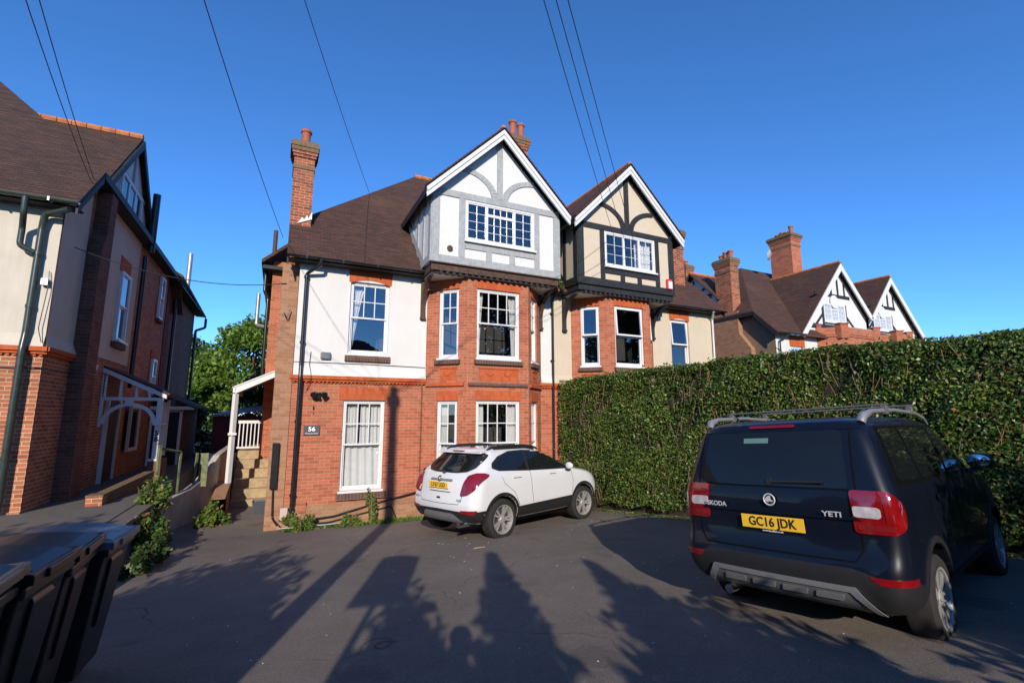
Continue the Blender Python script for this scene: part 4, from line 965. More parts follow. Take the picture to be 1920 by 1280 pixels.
    m.mat(2); m.slab([(dx-.3, 16.6, 7.5), (dx+3, 16.6, 7.5), (dx+3, dy, 9.2), (dx-.3, dy, 9.2)], .08, (0, 0, -1)); m.slab([(dx-.3, 20.0, 7.5), (dx+3, 20.0, 7.5), (dx+3, dy, 9.2), (dx-.3, dy, 9.2)], .08, (0, 0, -1))
    m.mat(3); m.tube([(dx-.3, dy, 9.22), (dx+3, dy, 9.22)], .09, 8); m.mat(4); m.box(dx-.05, dx+.0, 17.5, 18.2, 6.8, 7.6)
    m.build('dormer', ['panel_white', 'timber_black', 'roof_tiles', 'ridge_tile', 'upvc'], R)
    m = MB(); m.lathe([(0.0, 0), (.16, .02), (.27, .07), (.30, .10), (.27, .08), (0, .03)], (0, 0, 0), 20)
    d = m.build('satellite_dish', 'lead', None, world=False, smooth=True); d.parent = R; d.location = (24.5-20, 16.9-13.9, 10.55+.9); d.rotation_euler = (rad(75), 0, rad(200))
farhouse()

# ------------------------------------------------------------------ things fixed to the middle house
def T3(x, y, z): return Vector((x, y, z))
R = empty('house_sign', (.74, 11.985, 1.30), 'dark slate sign with white number 56 on the brick wall beside the downpipe', 'sign')
m = MB(); m.box(.57, .91, 11.965, 11.995, 1.19, 1.41); m.build('plate', 'slate_sign', R, bevel=.004)
text_mesh('56', .135, 'sign_white', 'lettering', R, Matrix.Translation((.0, -.021, .02)) @ Matrix.Rotation(rad(90), 4, 'X'), sx=1.15, bold=.003)
text_mesh('Maidstone Road', .04, 'sign_white', 'lettering', R, Matrix.Translation((.0, -.021, -.075)) @ Matrix.Rotation(rad(90), 4, 'X'))
R = empty('floodlight', (.84, 11.95, 2.10), 'black twin floodlight with sensor on the brick wall under the band', 'floodlight')
m = MB(); m.box(.80, .88, 11.93, 11.998, 2.04, 2.16); m.tube([(.84, 11.93, 2.12), (.84, 11.86, 2.14)], .02, 8); m.build('bracket', 'gutter_black', R)
for s_ in (-1, 1):
    m = MB(); c = Vector((.84+s_*.10, 11.84, 2.11)); m.lathe([(0, -.05), (.045, -.05), (.075, .05), (.06, .055), (0, .04)], (0, 0, 0), 16)
    o = m.build('lamp', 'gutter_black', R, world=False, smooth=True); o.location = c-R.location; o.rotation_euler = (rad(115), 0, rad(25*s_))
m = MB(); m.lathe([(0, -.035), (.03, -.02), (.035, .01), (.02, .03), (0, .03)], (.84, 11.86, 2.04), 12); m.build('sensor', 'gutter_black', R, smooth=True)
m = MB(); m.box(.83, 1.06, 11.90, 11.975, 2.93, 3.10)
tag(m.build('alarm_box', 'alarm_grey', None, bevel=.03), 'dark grey rounded box on the white render beside the upper window', 'wall box')
R = empty('alarm_box.001', (10.84, 10.97, 5.7), 'red and white burglar alarm box on the cream gable panel', 'alarm box')
m = MB(); m.box(10.74, 10.94, 10.91, 10.972, 5.53, 5.86); m.build('case', 'alarm_red', R, bevel=.01)
m = MB(); m.box(10.775, 10.935, 10.90, 10.912, 5.55, 5.79); m.build('cover', 'white_label', R, bevel=.004)
m = MB(); m.box(.75, .76, 11.985, 11.995, 1.66, 1.70); m.box(.735, .765, 11.97, 11.997, 1.76, 1.84)
tag(m.build('doorbell_sensor', 'gutter_black', None), 'tiny black fitting on the brick wall below the floodlight', 'sensor')

# ------------------------------------------------------------------ side entrance of the middle house
CN = empty('canopy', (-1.05, 15.2, -.12), 'white lean-to side canopy on a post beside the steps', 'canopy')
m = MB(); m.tube([(-1.06, 15.2, -.16), (-1.05, 15.2, 2.22)], .075, 4); m.box(-1.15, -.95, 15.1, 15.3, 1.10, 1.16); m.build('post', 'paint_white', CN)
m = MB(); m.slab([(-1.10, 15.12, 2.38), (.0, 15.12, 2.92), (.0, 15.12, 2.76), (-1.06, 15.12, 2.22)], .10, (0, 1, 0))
m.slab([(-1.14, 15.10, 2.40), (.0, 15.10, 2.955), (.0, 18.4, 2.955), (-1.14, 18.4, 2.40)], .035, (0, 0, -1)); m.slab([(-1.12, 15.10, 2.40), (-1.12, 15.10, 2.24), (-1.12, 18.4, 2.24), (-1.12, 18.4, 2.40)], .05, (1, 0, 0))
m.build('roof_frame', 'paint_white', CN)
m = MB()
m.box(-1.02, .02, 16.0, 20.5, -1.2, -.42) if False else None
for i in range(6):
    m.box(-1.0, .262, 15.68+.30*i, 22.0 if i == 5 else 16.00+.30*i, -1.2, -.70+.25*i)
tag(m.build('steps', 'stone', None, bevel=.01), 'sandy stone steps up to the side door under the canopy', 'steps')
RL = empty('railing', (-.7, 17.6, .55), 'white wooden railing at the top of the stone steps', 'railing')
m = MB(); m.box(-1.05, -.38, 17.15, 17.2, 1.38, 1.47); m.box(-1.05, -.38, 17.16, 17.19, .62, .67); m.box(-.42, -.36, 17.14, 17.21, .50, 1.50); m.build('rail', 'paint_white', RL)
for k in range(6):
    m = MB(); m.box(-1.02+.105*k, -.99+.105*k, 17.165, 17.185, .66, 1.39); m.build('baluster', 'paint_white', RL)
m = MB(); m.box(-1.30, -1.0, 13.9, 14.3, -1.1, -.38); m.slab([(-1.30, 13.9, -.38), (-1.0, 13.9, -.38), (-1.0, 15.4, -.12), (-1.30, 15.4, -.12)], .7, (0, 0, -1))
tag(m.build('pier', 'brick_sandy', None), 'short sloping brick pier wall at the foot of the white canopy post', 'wall')
SH = empty('shed', (-1.6, 22, -.9), 'dark red shed with a pale blue-grey roof behind the railing', 'shed')
m = MB(); m.box(-2.2, -.5, 21.8, 25, -1, 1.60); m.build('wall', 'shed_red', SH)
m = MB(); m.slab([(-2.3, 21.6, 1.62), (-.45, 21.6, 1.86), (-.45, 25, 2.2), (-2.3, 25, 1.75)], .06, (0, 0, -1)); m.build('roof', 'shed_roof', SH)
m = MB(); m.box(-2.1, -1.15, 19.2, 19.3, -1, .35); tag(m.build('garden_wall', 'render_white', None), 'low white wall section behind the canopy post', 'wall')
PB = empty('plant_pot', (-.12, 14.5, -.9), 'small dark square planter standing against the brick flank', 'planter')
m = MB(); m.add([(-.36, 14.3, -.88), (-.12, 14.3, -.88), (-.12, 14.6, -.88), (-.36, 14.6, -.88), (-.42, 14.25, -.55), (-.08, 14.25, -.55), (-.08, 14.65, -.55), (-.42, 14.65, -.55)], [(0, 3, 2, 1), (0, 1, 5, 4), (1, 2, 6, 5), (2, 3, 7, 6), (3, 0, 4, 7)]); m.build('pot', 'slate_sign', PB); m = MB(); m.box(-.40, -.10, 14.28, 14.62, -.62, -.60); m.build('soil', 'soil', PB)

# ------------------------------------------------------------------ boundary walls, posts
def wallrun(pts, th, mat, name, label, base=-1.2, cap=None):
    """pts: (x,y,top)"""
    m = MB(); n = len(pts); L = []; R_ = []
    for i in range(n):
        a = Vector(pts[max(i-1, 0)][:2]); b = Vector(pts[min(i+1, n-1)][:2]); d = (b-a).normalized(); nn = Vector((-d.y, d.x)); p = Vector(pts[i][:2])
        L.append(p+nn*th/2); R_.append(p-nn*th/2)
    vs = []
    for i in range(n): t = pts[i][2]; vs += [(*L[i], base), (*L[i], t), (*R_[i], t), (*R_[i], base)]
    fs = [(0, 1, 2, 3), tuple(4*(n-1)+k for k in (3, 2, 1, 0))]
    for i in range(n-1):
        for k in range(3): fs.append((4*i+k, 4*i+k+1, 4*(i+1)+k+1, 4*(i+1)+k))
    m.add(vs, fs); o = m.build(name, mat, None, bevel=.015); tag(o, label, 'wall'); return o
P0 = [(-2.18, 12.5, -.20), (-2.05, 12.95, -.17), (-1.93, 13.4, -.13), (-1.80, 13.9, -.10), (-1.66, 14.3, .02), (-1.50, 14.75, .30), (-1.38, 15.2, .58), (-1.30, 15.8, .66), (-1.30, 17, .66), (-1.35, 20, .66)]
P0 = [(-2.18+(x+2.18), y, z) for x, y, z in P0]
W1 = wallrun(P0, .16, 'render_grey', 'retaining_wall', 'curved grey rendered retaining wall rising towards the back beside the drive')
m = MB(); m.box(-2.34, -2.04, 12.2, 12.5, -1.1, -.24); m.box(-2.37, -2.01, 12.17, 12.53, -.24, -.16)
tag(m.build('brick_pier', 'brick_red', None, bevel=.01), 'small brick pier with pale cap at the near end of the curved wall', 'pier')
m = MB(); m.mat(0); m.box(-3.13, -2.88, 11.9, 12.2, -.3, .10); m.mat(1); m.box(-3.14, -2.87, 11.89, 12.22, .10, .14)
m.slab([(-3.11, 12.2, .12), (-2.92, 12.2, .12), (-2.58, 14.5, .30), (-2.77, 14.5, .30)], .9, (0, 0, -1))
tag(m.build('garden_wall.001', ['brick_58', 'brick_weathered'], None), 'low weathered brick wall along the path of the left house', 'wall')
POSTS = [(-2.20, 12.72, -.22, -2.22, 12.8, 1.0, .04), (-1.94, 13.4, -.15, -1.93, 13.45, .80, .032), (-1.72, 14.15, -.05, -1.69, 14.2, .72, .032)]
labs = ['leftmost and tallest of three weathered fence posts on the curved wall', 'thin green middle post of three on the curved wall', 'rightmost post beside the mossy board on the curved wall']
for (x, y, z, x1, y1, z1, r), lb in zip(POSTS, labs):
    m = MB(); m.tube([(x, y, z-.4), (x1, y1, z1)], r, 4); tag(m.build('fence_post', 'algae_wood', None), lb, 'post', 'old fence posts')
m = MB(); m.tube([(-2.22, 12.8, .93), (-1.93, 13.45, .80)], .028, 4); tag(m.build('fence_rail', 'algae_wood', None), 'dark rail joining the two left fence posts', 'rail')
m = MB(); m.box(-1.64, -1.46, 14.3, 14.34, -.1, .70); tag(m.build('fence_board', 'algae_wood', None), 'dark mossy upright board at the right of the fence posts', 'board')
# ------------------------------------------------------------------ cars
plain('car_white', (0.62, 0.62, 0.62), 0.28, 0.02, 3, coat=1.0)
plain('car_navy', (0.004, 0.0055, 0.012), 0.35, 0.15, 3, coat=0.35, spec=0.2)
plain('car_glass', (0.008, 0.010, 0.011), 0.03, 0.1, 3, spec=0.5)
plain('plastic_black', (0.014, 0.014, 0.015), 0.5, 0.15, 12, bumps=0.1)
plain('plastic_grey', (0.10, 0.10, 0.10), 0.5, 0.1, 8)
plain('plastic_silver', (0.30, 0.30, 0.31), 0.4, 0.06, 8, metal=0.5)
plain('letter_silver', (0.55, 0.55, 0.56), 0.3, 0.03, 6, metal=0.2)
plain('chrome', (0.75, 0.75, 0.76), 0.12, 0.03, 6, metal=1.0)
plain('alloy', (0.36, 0.345, 0.32), 0.42, 0.06, 8, metal=0.4)
plain('seam_dark', (0.003, 0.003, 0.003), 0.6, 0.05, spec=0.1)
plain('tyre', (0.015, 0.014, 0.0135), 0.85, 0.2, 14, bumps=0.2)
plain('brake_dark', (0.03, 0.028, 0.026), 0.7, 0.3, 12)
plain('lamp_red', (0.19, 0.004, 0.006), 0.08, 0.25, 14, coat=1.0)
plain('lamp_dark', (0.16, 0.01, 0.012), 0.12, 0.3, 14, coat=1.0)
plain('lamp_clear', (0.42, 0.38, 0.39), 0.1, 0.2, 20, coat=1.0)
plain('plate_yellow', (0.80, 0.47, 0.03), 0.4, 0.03, 6)
plain('plate_ink', (0.015, 0.015, 0.015), 0.5, 0.05)
plain('sticker_green', (0.10, 0.20, 0.18), 0.6, 0.1)
plain('seat_fabric', (0.06, 0.06, 0.07), 0.95, 0.1)
plain('mirror_glass', (0.55, 0.62, 0.68), 0.03, 0.02, metal=1.0)

def interp(tbl, z):
    for i in range(len(tbl)-1):
        if z <= tbl[i+1][0]:
            t = (z-tbl[i][0])/(tbl[i+1][0]-tbl[i][0]); return [a+(b-a)*t for a, b in zip(tbl[i], tbl[i+1])]
    return list(tbl[-1])
def outline(xr, xf, w, cr, cf, br, bf, barrel=.02, nR=7, nC=6, nS=22):
    """half outline from rear centre to front centre; returns (x,y) with y>=0"""
    P = []
    ye = w-cr
    for i in range(nR): y = ye*i/nR; P.append((xr+br*(y/w)**2, y))
    x0 = xr+br*(ye/w)**2; x1 = x0+cr*1.1
    for i in range(nC):
        t = i/nC*math.pi/2; P.append((x0+(x1-x0)*(1-math.cos(t)), ye+cr*math.sin(t)))
    ye2 = w-cf; x3 = xf-bf*(ye2/w)**2; x2 = x3-cf*1.3
    for i in range(nS):
        t = i/nS; x = x1+(x2-x1)*t; P.append((x, w-barrel*(2*t-1)**2*0+0))
    for i in range(nC):
        t = i/nC*math.pi/2; P.append((x2+(x3-x2)*math.sin(t), ye2+cf*math.cos(t)))
    for i in range(nR+1):
        y = ye2*(1-i/nR); P.append((xf-bf*(y/w)**2, y))
    return P
def car_body(layers, cap, arches, root, mat, name='body', levels=2):
    """layers: (z, xr, xf, w, cr, cf, br, bf)"""
    mb = MB(); rows = []
    for L in layers:
        P = outline(*L[1:]); ring = [(x, y, L[0]) for x, y in P]+[(x, -y, L[0]) for x, y in reversed(P[1:-1])]
        if len(L) > 8: pass
        rows.append(ring)
    n = len(rows[0]); vs = [p for r in rows for p in r]
    fs = [(j*n+i, j*n+(i+1) % n, (j+1)*n+(i+1) % n, (j+1)*n+i) for j in range(len(rows)-1) for i in range(n)]
    # top and bottom caps as concentric shrunken rings
    def capring(ring, k, z):
        cx = sum(p[0] for p in ring)/len(ring)
        x0, x1 = min(p[0] for p in ring), max(p[0] for p in ring); cx = (x0+x1)/2
        return [(cx+(p[0]-cx)*k, p[1]*k, z) for p in ring]
    base = len(vs); last = (len(rows)-1)*n; prev = last
    for k, z in cap:
        b = len(vs); vs += capring(rows[-1], k, z); fs += [(prev+i, prev+(i+1) % n, b+(i+1) % n, b+i) for i in range(n)]; prev = b
    fs.append(tuple(range(prev, prev+n)))
    fs.append(tuple(reversed(range(0, n))))
    mb.add(vs, fs)
    o = mb.build(name, mat, root, world=False, uv=False)
    sub = o.modifiers.new('s', 'SUBSURF'); sub.levels = levels; sub.render_levels = levels
    cutters = []
    for (x, z, r, y0, y1) in arches:
        for s_ in (-1, 1):
            c = MB(); c.lathe([(r, min(s_*y0, s_*y1)), (r, max(s_*y0, s_*y1))], (x, 0, z), 40, 'y')
            co_ = c.build('cutter', 'tyre', root, world=False, uv=False); cutters.append(co_)
            bo = o.modifiers.new('b', 'BOOLEAN'); bo.operation = 'DIFFERENCE'; bo.solver = 'EXACT'; bo.object = co_
    bpy.context.view_layer.update()
    dg = bpy.context.evaluated_depsgraph_get()
    me = bpy.data.meshes.new_from_object(o.evaluated_get(dg)); o.modifiers.clear(); old = o.data; o.data = me
    for c in cutters: bpy.data.objects.remove(c)
    me.materials.clear(); me.materials.append(M[mat]); me.materials.append(M['plastic_black'])
    for p in me.polygons:
        p.use_smooth = True
        for (ax, az, ar, a0, a1) in arches:
            c = p.center
            if math.hypot(c.x-ax, c.z-az) < ar+.004 and abs(c.y) < a1 and (abs(c.y) < .80 or abs(math.hypot(c.x-ax, c.z-az)-ar) < .004): p.material_index = 1
    sm = o.modifiers.new('e', 'EDGE_SPLIT'); sm.split_angle = rad(50)
    bm = bmesh.new(); bm.from_mesh(me); bm.verts.ensure_lookup_table(); bmesh.ops.triangulate(bm, faces=bm.faces); bvh = BVHTree.FromBMesh(bm); bm.free()
    return o, bvh
def resample(poly, step):
    out = []
    n = len(poly)
    for i in range(n):
        a, b = Vector(poly[i]), Vector(poly[(i+1) % n]); L = (b-a).length; k = max(1, int(L/step))
        for j in range(k): out.append(a.lerp(b, j/k))
    return out
def roundpoly(poly, r, seg=4):
    out = []; n = len(poly)
    for i in range(n):
        p = Vector(poly[i]); a = Vector(poly[i-1])-p; b = Vector(poly[(i+1) % n])-p
        d = min(r, a.length*.45, b.length*.45); A = p+a.normalized()*d; B = p+b.normalized()*d
        for j in range(seg+1):
            t = j/seg; out.append(A*(1-t)**2+p*2*t*(1-t)+B*t*t)
    return out
def decal(bvh, poly, ang, off, thick, name, mat, root, step=.05, rnd=.02, yside=0.0):
    """lay a plate with outline poly [(a,z)] on the body, seen from direction ang (degrees: 0=rear looking +x, 90 = from the right side looking +y)"""
    d = Vector((math.cos(rad(ang)), math.sin(rad(ang)), 0)); h = Vector((-d.y, d.x, 0))   # a runs along h
    if ang == 90: h = Vector((1, 0, 0))
    if ang == -90: h = Vector((1, 0, 0))
    if ang == 0: h = Vector((0, -1, 0))
    if rnd: poly = roundpoly(poly, rnd)
    pts = resample(poly, step)
    bm = bmesh.new(); vs = [bm.verts.new((p[0], p[1], 0)) for p in pts]; f = bm.faces.new(vs)
    # interior grid points by bisecting
    xs = [p[0] for p in pts]; zs = [p[1] for p in pts]
    g = step
    x = math.floor(min(xs)/g)*g
    while x < max(xs):
        bmesh.ops.bisect_plane(bm, geom=bm.verts[:]+bm.edges[:]+bm.faces[:], plane_co=(x+1e-4, 0, 0), plane_no=(1, 0, 0)); x += g
    z = math.floor(min(zs)/g)*g
    while z < max(zs):
        bmesh.ops.bisect_plane(bm, geom=bm.verts[:]+bm.edges[:]+bm.faces[:], plane_co=(0, z+1e-4, 0), plane_no=(0, 1, 0)); z += g
    for v in bm.verts:
        a, zz = v.co.x, v.co.y
        o = h*a+Vector((0, 0, zz))-d*6
        if ang in (90, -90): o = Vector((a, -6*d.y, zz))
        hit = bvh.ray_cast(o, d)
        if hit[0] is None:
            near = bvh.find_nearest(o+d*5.2); v.co = near[0]+near[1]*off if near[0] else o+d*5.2
        else:
            nn = hit[1]
            if nn.dot(d) > 0: nn = -nn
            v.co = hit[0]-d*off*.5+nn*off*.5
    ret = bmesh.ops.extrude_face_region(bm, geom=bm.faces[:])
    for v in ret['geom']:
        if isinstance(v, bmesh.types.BMVert): v.co += d*thick
    bmesh.ops.recalc_face_normals(bm, faces=bm.faces)
    me = bpy.data.meshes.new(name); bm.to_mesh(me); bm.free(); me.materials.append(M[mat])
    for p in me.polygons: p.use_smooth = True
    o = bpy.data.objects.new(name, me); COL.objects.link(o); o.parent = root
    sm = o.modifiers.new('e', 'EDGE_SPLIT'); sm.split_angle = rad(45)
    return o
def strip(pts, w):
    """polyline in (a,z) -> thin closed band polygon"""
    pts = [Vector(p) for p in pts]; L, R_ = [], []
    for i, p in enumerate(pts):
        d = (pts[min(i+1, len(pts)-1)]-pts[max(i-1, 0)]).normalized(); n = Vector((-d.y, d.x)); L.append(p+n*w/2); R_.append(p-n*w/2)
    return L+R_[::-1]
def wheel(root, x, y, z, r, rim, width, spokes, mat='alloy', twin=True, steer=0.0):
    w_ = bpy.data.objects.new('wheel', None); COL.objects.link(w_); w_.parent = root; w_.location = (x, y, z); s_ = -1 if y < 0 else 1
    w_.rotation_euler = (0, 0, rad(steer))
    m = MB(); h = width/2
    m.lathe([(rim-.01, -h*.9), (rim+.012, -h), (r-.03, -h), (r-.006, -h*.82), (r, -h*.5), (r, h*.5), (r-.006, h*.82), (r-.03, h), (rim+.012, h), (rim-.01, h*.9)], (0, 0, 0), 56, 'y', cap=False)
    for k in range(40):   # tread blocks
        pass
    t = m.build('tyre', 'tyre', None, world=False, smooth=True, uv=False); t.parent = w_
    m = MB(); yo = s_*h*.78
    m.lathe([(rim+.012, s_*h), (rim-.006, s_*(h-.004)), (rim-.02, s_*(h-.03)), (rim-.035, s_*(h-.10)), (rim-.035, -s_*h*.8)], (0, 0, 0), 56, 'y', cap=False)
    m.lathe([(0, yo+s_*.012), (.035, yo+s_*.010), (.062, yo), (.075, yo-s_*.02), (.075, yo-s_*.06)], (0, 0, 0), 24, 'y', cap=False)
    for k in range(spokes):
        A = 2*math.pi*k/spokes
        for dd in ((-.16, .16) if twin else (0,)):
            a0 = A+dd*.55; a1 = A+dd*1.25
            def pt(rr, ang, yy): return (rr*math.cos(ang), yy, rr*math.sin(ang))
            w0, w1 = (.016, .021) if twin else (.028, .05)
            r0, r1 = .05, rim-.012
            P = []
            for (rr, an, ww, yy) in ((r0, a0, w0, yo-s_*.004), (r1, a1, w1, s_*(h-.012))):
                P += [pt(rr, an-ww/rr, yy), pt(rr, an+ww/rr, yy), pt(rr, an+ww*.8/rr, yy-s_*.035), pt(rr, an-ww*.8/rr, yy-s_*.035)]
            m.add(P, [(0, 1, 5, 4), (1, 2, 6, 5), (2, 3, 7, 6), (3, 0, 4, 7), (0, 3, 2, 1), (4, 5, 6, 7)])
    for k in range(5): A = 2*math.pi*(k+.5)/5; m.lathe([(0, yo+s_*.010), (.011, yo+s_*.008), (.012, yo-.02)], (.045*math.cos(A), 0, .045*math.sin(A)), 8, 'y')
    rr_ = m.build('rim', mat, None, world=False, smooth=True, uv=False); rr_.parent = w_
    m = MB(); m.lathe([(0, s_*h*.35), (rim-.05, s_*h*.35), (rim-.05, s_*h*.2), (0, s_*h*.2)], (0, 0, 0), 32, 'y'); b_ = m.build('brake_disc', 'brake_dark', None, world=False, uv=False); b_.parent = w_
    return w_
def plate(root, x, y, z, text, tilt, w=.52, h=.111, footer=None, sx=0.86, rz=0):
    m = MB(); m.box(-w/2, w/2, -h/2, h/2, 0, .006); p = m.build('number_plate', 'plate_yellow', None, world=False, bevel=.004); p.parent = root
    mt = Matrix.Translation((x, y, z)) @ Matrix.Rotation(rad(-90+rz), 4, 'Z') @ Matrix.Rotation(rad(90-tilt), 4, 'X')
    p.matrix_local = mt
    t = text_mesh(text, .104, 'plate_ink', 'plate_text', p, Matrix.Translation((0, 0, .0075)), sx=sx, bold=.0022)
    return p

def place(root, loc, yaw, pitch, roll):
    root.rotation_mode = 'XYZ'; root.location = loc
    root.rotation_euler = (rad(roll), rad(pitch), rad(yaw))

# ------------------------------------------------------------------ white crossover
def white_car():
    R = empty('parked_car', (0, 0, 0), 'white compact crossover parked by the house with yellow plate LY67 LGD', 'car')
    L = [(.27, .26, 4.02, .74, .16, .30, .05, .14), (.33, .15, 4.12, .82, .20, .34, .07, .18), (.44, .06, 4.20, .865, .20, .38, .08, .22), (.56, .02, 4.24, .885, .20, .40, .09, .24),
         (.66, .01, 4.25, .888, .20, .40, .10, .25), (.78, .04, 4.23, .886, .20, .40, .10, .26), (.92, .065, 4.16, .882, .20, .40, .11, .28), (1.02, .09, 3.98, .872, .20, .38, .11, .28),
         (1.09, .12, 3.62, .860, .20, .34, .11, .24), (1.145, .155, 3.16, .840, .20, .26, .12, .18), (1.20, .20, 3.00, .812, .19, .24, .12, .18), (1.29, .29, 2.84, .768, .18, .22, .13, .18),
         (1.39, .40, 2.64, .718, .17, .20, .13, .18), (1.47, .50, 2.42, .665, .16, .20, .13, .16), (1.545, .54, 2.20, .62, .15, .20, .12, .14), (1.585, .58, 2.0, .56, .14, .18, .10, .12)]
    body, bvh = car_body(L, [(.90, 1.608), (.6, 1.625), (.3, 1.632), (.05, 1.634)], [(.80, .35, .415, .58, 1.2), (3.355, .35, .415, .58, 1.2)], R, 'car_white')
    D = lambda poly, ang, off, nm, mat, **k: decal(bvh, poly, ang, off, .012, nm, mat, R, **k)
    # windows (right side seen; left mirrored)
    fw = [(1.60, 1.185), (2.90, 1.15), (2.80, 1.24), (2.50, 1.41), (2.15, 1.51), (1.68, 1.535)]
    rw = [(.66, 1.265), (.78, 1.225), (1.52, 1.19), (1.60, 1.535), (1.22, 1.525), (.90, 1.44), (.70, 1.34)]
    sur = [(.60, 1.26), (.76, 1.205), (1.56, 1.165), (2.98, 1.125), (2.84, 1.25), (2.52, 1.43), (2.15, 1.535), (1.62, 1.56), (1.20, 1.548), (.86, 1.465), (.64, 1.35)]
    for s_, an in ((-1, 90), (1, -90)):
        D(sur, an, .003, 'window_trim', 'plastic_black', rnd=.03)
        D(fw, an, .008, 'side_window', 'car_glass', rnd=.03)
        D(rw, an, .008, 'side_window', 'car_glass', rnd=.04)
        # lower black cladding
        D([(1.10, .30), (3.05, .30), (3.05, .50), (2.98, .57), (1.18, .53), (1.12, .44)], an, .012, 'sill_cladding', 'plastic_black', rnd=.02)
        for cx in (.80, 3.355):
            P = []
            for i in range(25): t = math.pi*(-.10+1.20*i/24); P.append((cx-.475*math.cos(t), .35+.475*math.sin(t)))
            for i in range(25): t = math.pi*(1.10-1.20*i/24); P.append((cx-.422*math.cos(t), .35+.422*math.sin(t)))
            D(P, an, .014, 'arch_cladding', 'plastic_black', rnd=0, step=.04)
        # seams, handles
        D(strip([(1.60, 1.165), (1.62, .80), (1.66, .56)], .008), an, .0015, 'door_seam', 'plastic_black', rnd=0)
        D(strip([(2.93, 1.12), (2.98, .85), (2.93, .58)], .008), an, .0015, 'door_seam', 'plastic_black', rnd=0)
        D(strip([(.80, 1.10), (.86, .98), (1.12, .80), (1.24, .60), (1.26, .55)], .008), an, .0015, 'door_seam', 'plastic_black', rnd=0)
        D(strip([(1.0, .93), (1.5, .945), (2.4, .935), (3.3, .90)], .006), an, .002, 'crease', 'car_white', rnd=0)
        for hx in (1.10, 2.18):
            D([(hx, 1.065), (hx+.21, 1.065), (hx+.21, 1.098), (hx, 1.098)], an, .032, 'door_handle', 'car_white', rnd=.012)
            D([(hx+.01, 1.052), (hx+.20, 1.052), (hx+.20, 1.064), (hx+.01, 1.064)], an, .004, 'handle_recess', 'chrome', rnd=.004)
    D([(.98, .86), (1.10, .86), (1.10, 1.0), (.98, 1.0)], 90, .0012, 'fuel_flap', 'car_white', rnd=.02)
    # rear face
    D([(-.52, 1.20), (-.64, 1.27), (-.66, 1.40), (-.63, 1.50), (-.55, 1.53), (.55, 1.53), (.63, 1.50), (.66, 1.40), (.64, 1.27), (.52, 1.20), (.3, 1.175), (-.3, 1.175)], 0, .004, 'rear_screen_trim', 'plastic_black', rnd=.03)
    D([(-.51, 1.225), (-.52, 1.34), (-.46, 1.495), (.46, 1.495), (.52, 1.34), (.51, 1.225), (.28, 1.20), (-.28, 1.20)], 0, .009, 'rear_window', 'car_glass', rnd=.04)
    # glazed wrap round the rear pillars
    for sg, an in ((1, 48), (-1, -48)):
        D([(sg*a, z) for a, z in ((-.20, 1.20), (-.14, 1.18), (.02, 1.235), (.16, 1.33), (.17, 1.40), (.10, 1.45), (-.20, 1.50))], an, .006, 'pillar_glass', 'car_glass', rnd=.03) if False else None
    m = MB(); m.slab([(.50, .60, 1.545), (.50, -.60, 1.545), (.85, -.58, 1.60), (.85, .58, 1.60)], .03, (0, 0, -1)); sp = m.build('spoiler', 'car_white', R, world=False, bevel=.012); 
    m = MB(); m.box(.488, .53, -.14, .14, 1.552, 1.572); b_ = m.build('brake_light', 'lamp_red', None, world=False); b_.parent = sp
    D([(-.52, 1.505), (.52, 1.505), (.55, 1.535), (-.55, 1.535)], 0, .03, 'spoiler_edge', 'plastic_black', rnd=.01)
    # tail lights: diagonal projection
    for sg, an in ((-1, 38), (1, -38)):   # right side is -y
        P = [(-.075, .80), (.06, .825), (.20, .92), (.29, 1.04), (.40, 1.13), (.41, 1.155), (.34, 1.185), (.20, 1.185), (.06, 1.14), (-.015, 1.03), (-.05, .92)]
        # decal a runs along h=(-sin,cos): for the right corner a grows towards +y, so mirror
        base = .55
        P2 = [((-(base+a)) if sg < 0 else (base+a), z) for a, z in P]
        tl = D(P2, an, .042, 'tail_light', 'lamp_red', rnd=.03, step=.02)
        P3 = [(-(base+a) if sg < 0 else (base+a), z) for a, z in ((-.06, .815), (.03, .835), (.06, .92), (.045, 1.0), (.0, .99), (-.035, .91))]
        q = decal(bvh, P3, an, .046, .012, 'lens', 'lamp_dark', tl, step=.03)
    D([(-.30, 1.035), (.30, 1.035), (.29, 1.068), (-.29, 1.068)], 0, .025, 'chrome_bar', 'plastic_silver', rnd=.012)
    m = MB(); m.lathe([(.045, -.006), (.050, 0), (.045, .006), (.036, .006), (.036, -.006)], (0, 0, 0), 28); m.box(-.012, .012, -.036, .036, -.004, .005); m.box(-.02, .02, .0, .03, -.003, .006)
    b_ = m.build('badge', 'chrome', None, world=False, uv=False); b_.parent = R; b_.location = (.055, 0, 1.085); b_.rotation_euler = (0, rad(-72), 0)
    pl = plate(R, .026, 0, .965, 'LY67 LGD', -8)
    D([(-.30, .85), (-.27, .84), (.27, .84), (.30, .85), (.27, .855), (-.27, .855)], 0, .003, 'crease', 'plastic_black', rnd=0)
    text_mesh('MOKKA X', .042, 'plastic_silver', 'lettering', R, Matrix.Translation((.022, .60, .735)) @ Matrix.Rotation(rad(-95), 4, 'Z') @ Matrix.Rotation(rad(90), 4, 'X'), bold=.001, sx=.8)
    text_mesh('ECOTEC', .036, 'plastic_silver', 'lettering', R, Matrix.Translation((.022, -.56, .735)) @ Matrix.Rotation(rad(-85), 4, 'Z') @ Matrix.Rotation(rad(90), 4, 'X'), bold=.001, sx=.8)
    D([(-.045, .725), (.06, .725), (.06, .758), (-.045, .758)], 0, .004, 'badge_strip', 'chrome', rnd=.008)
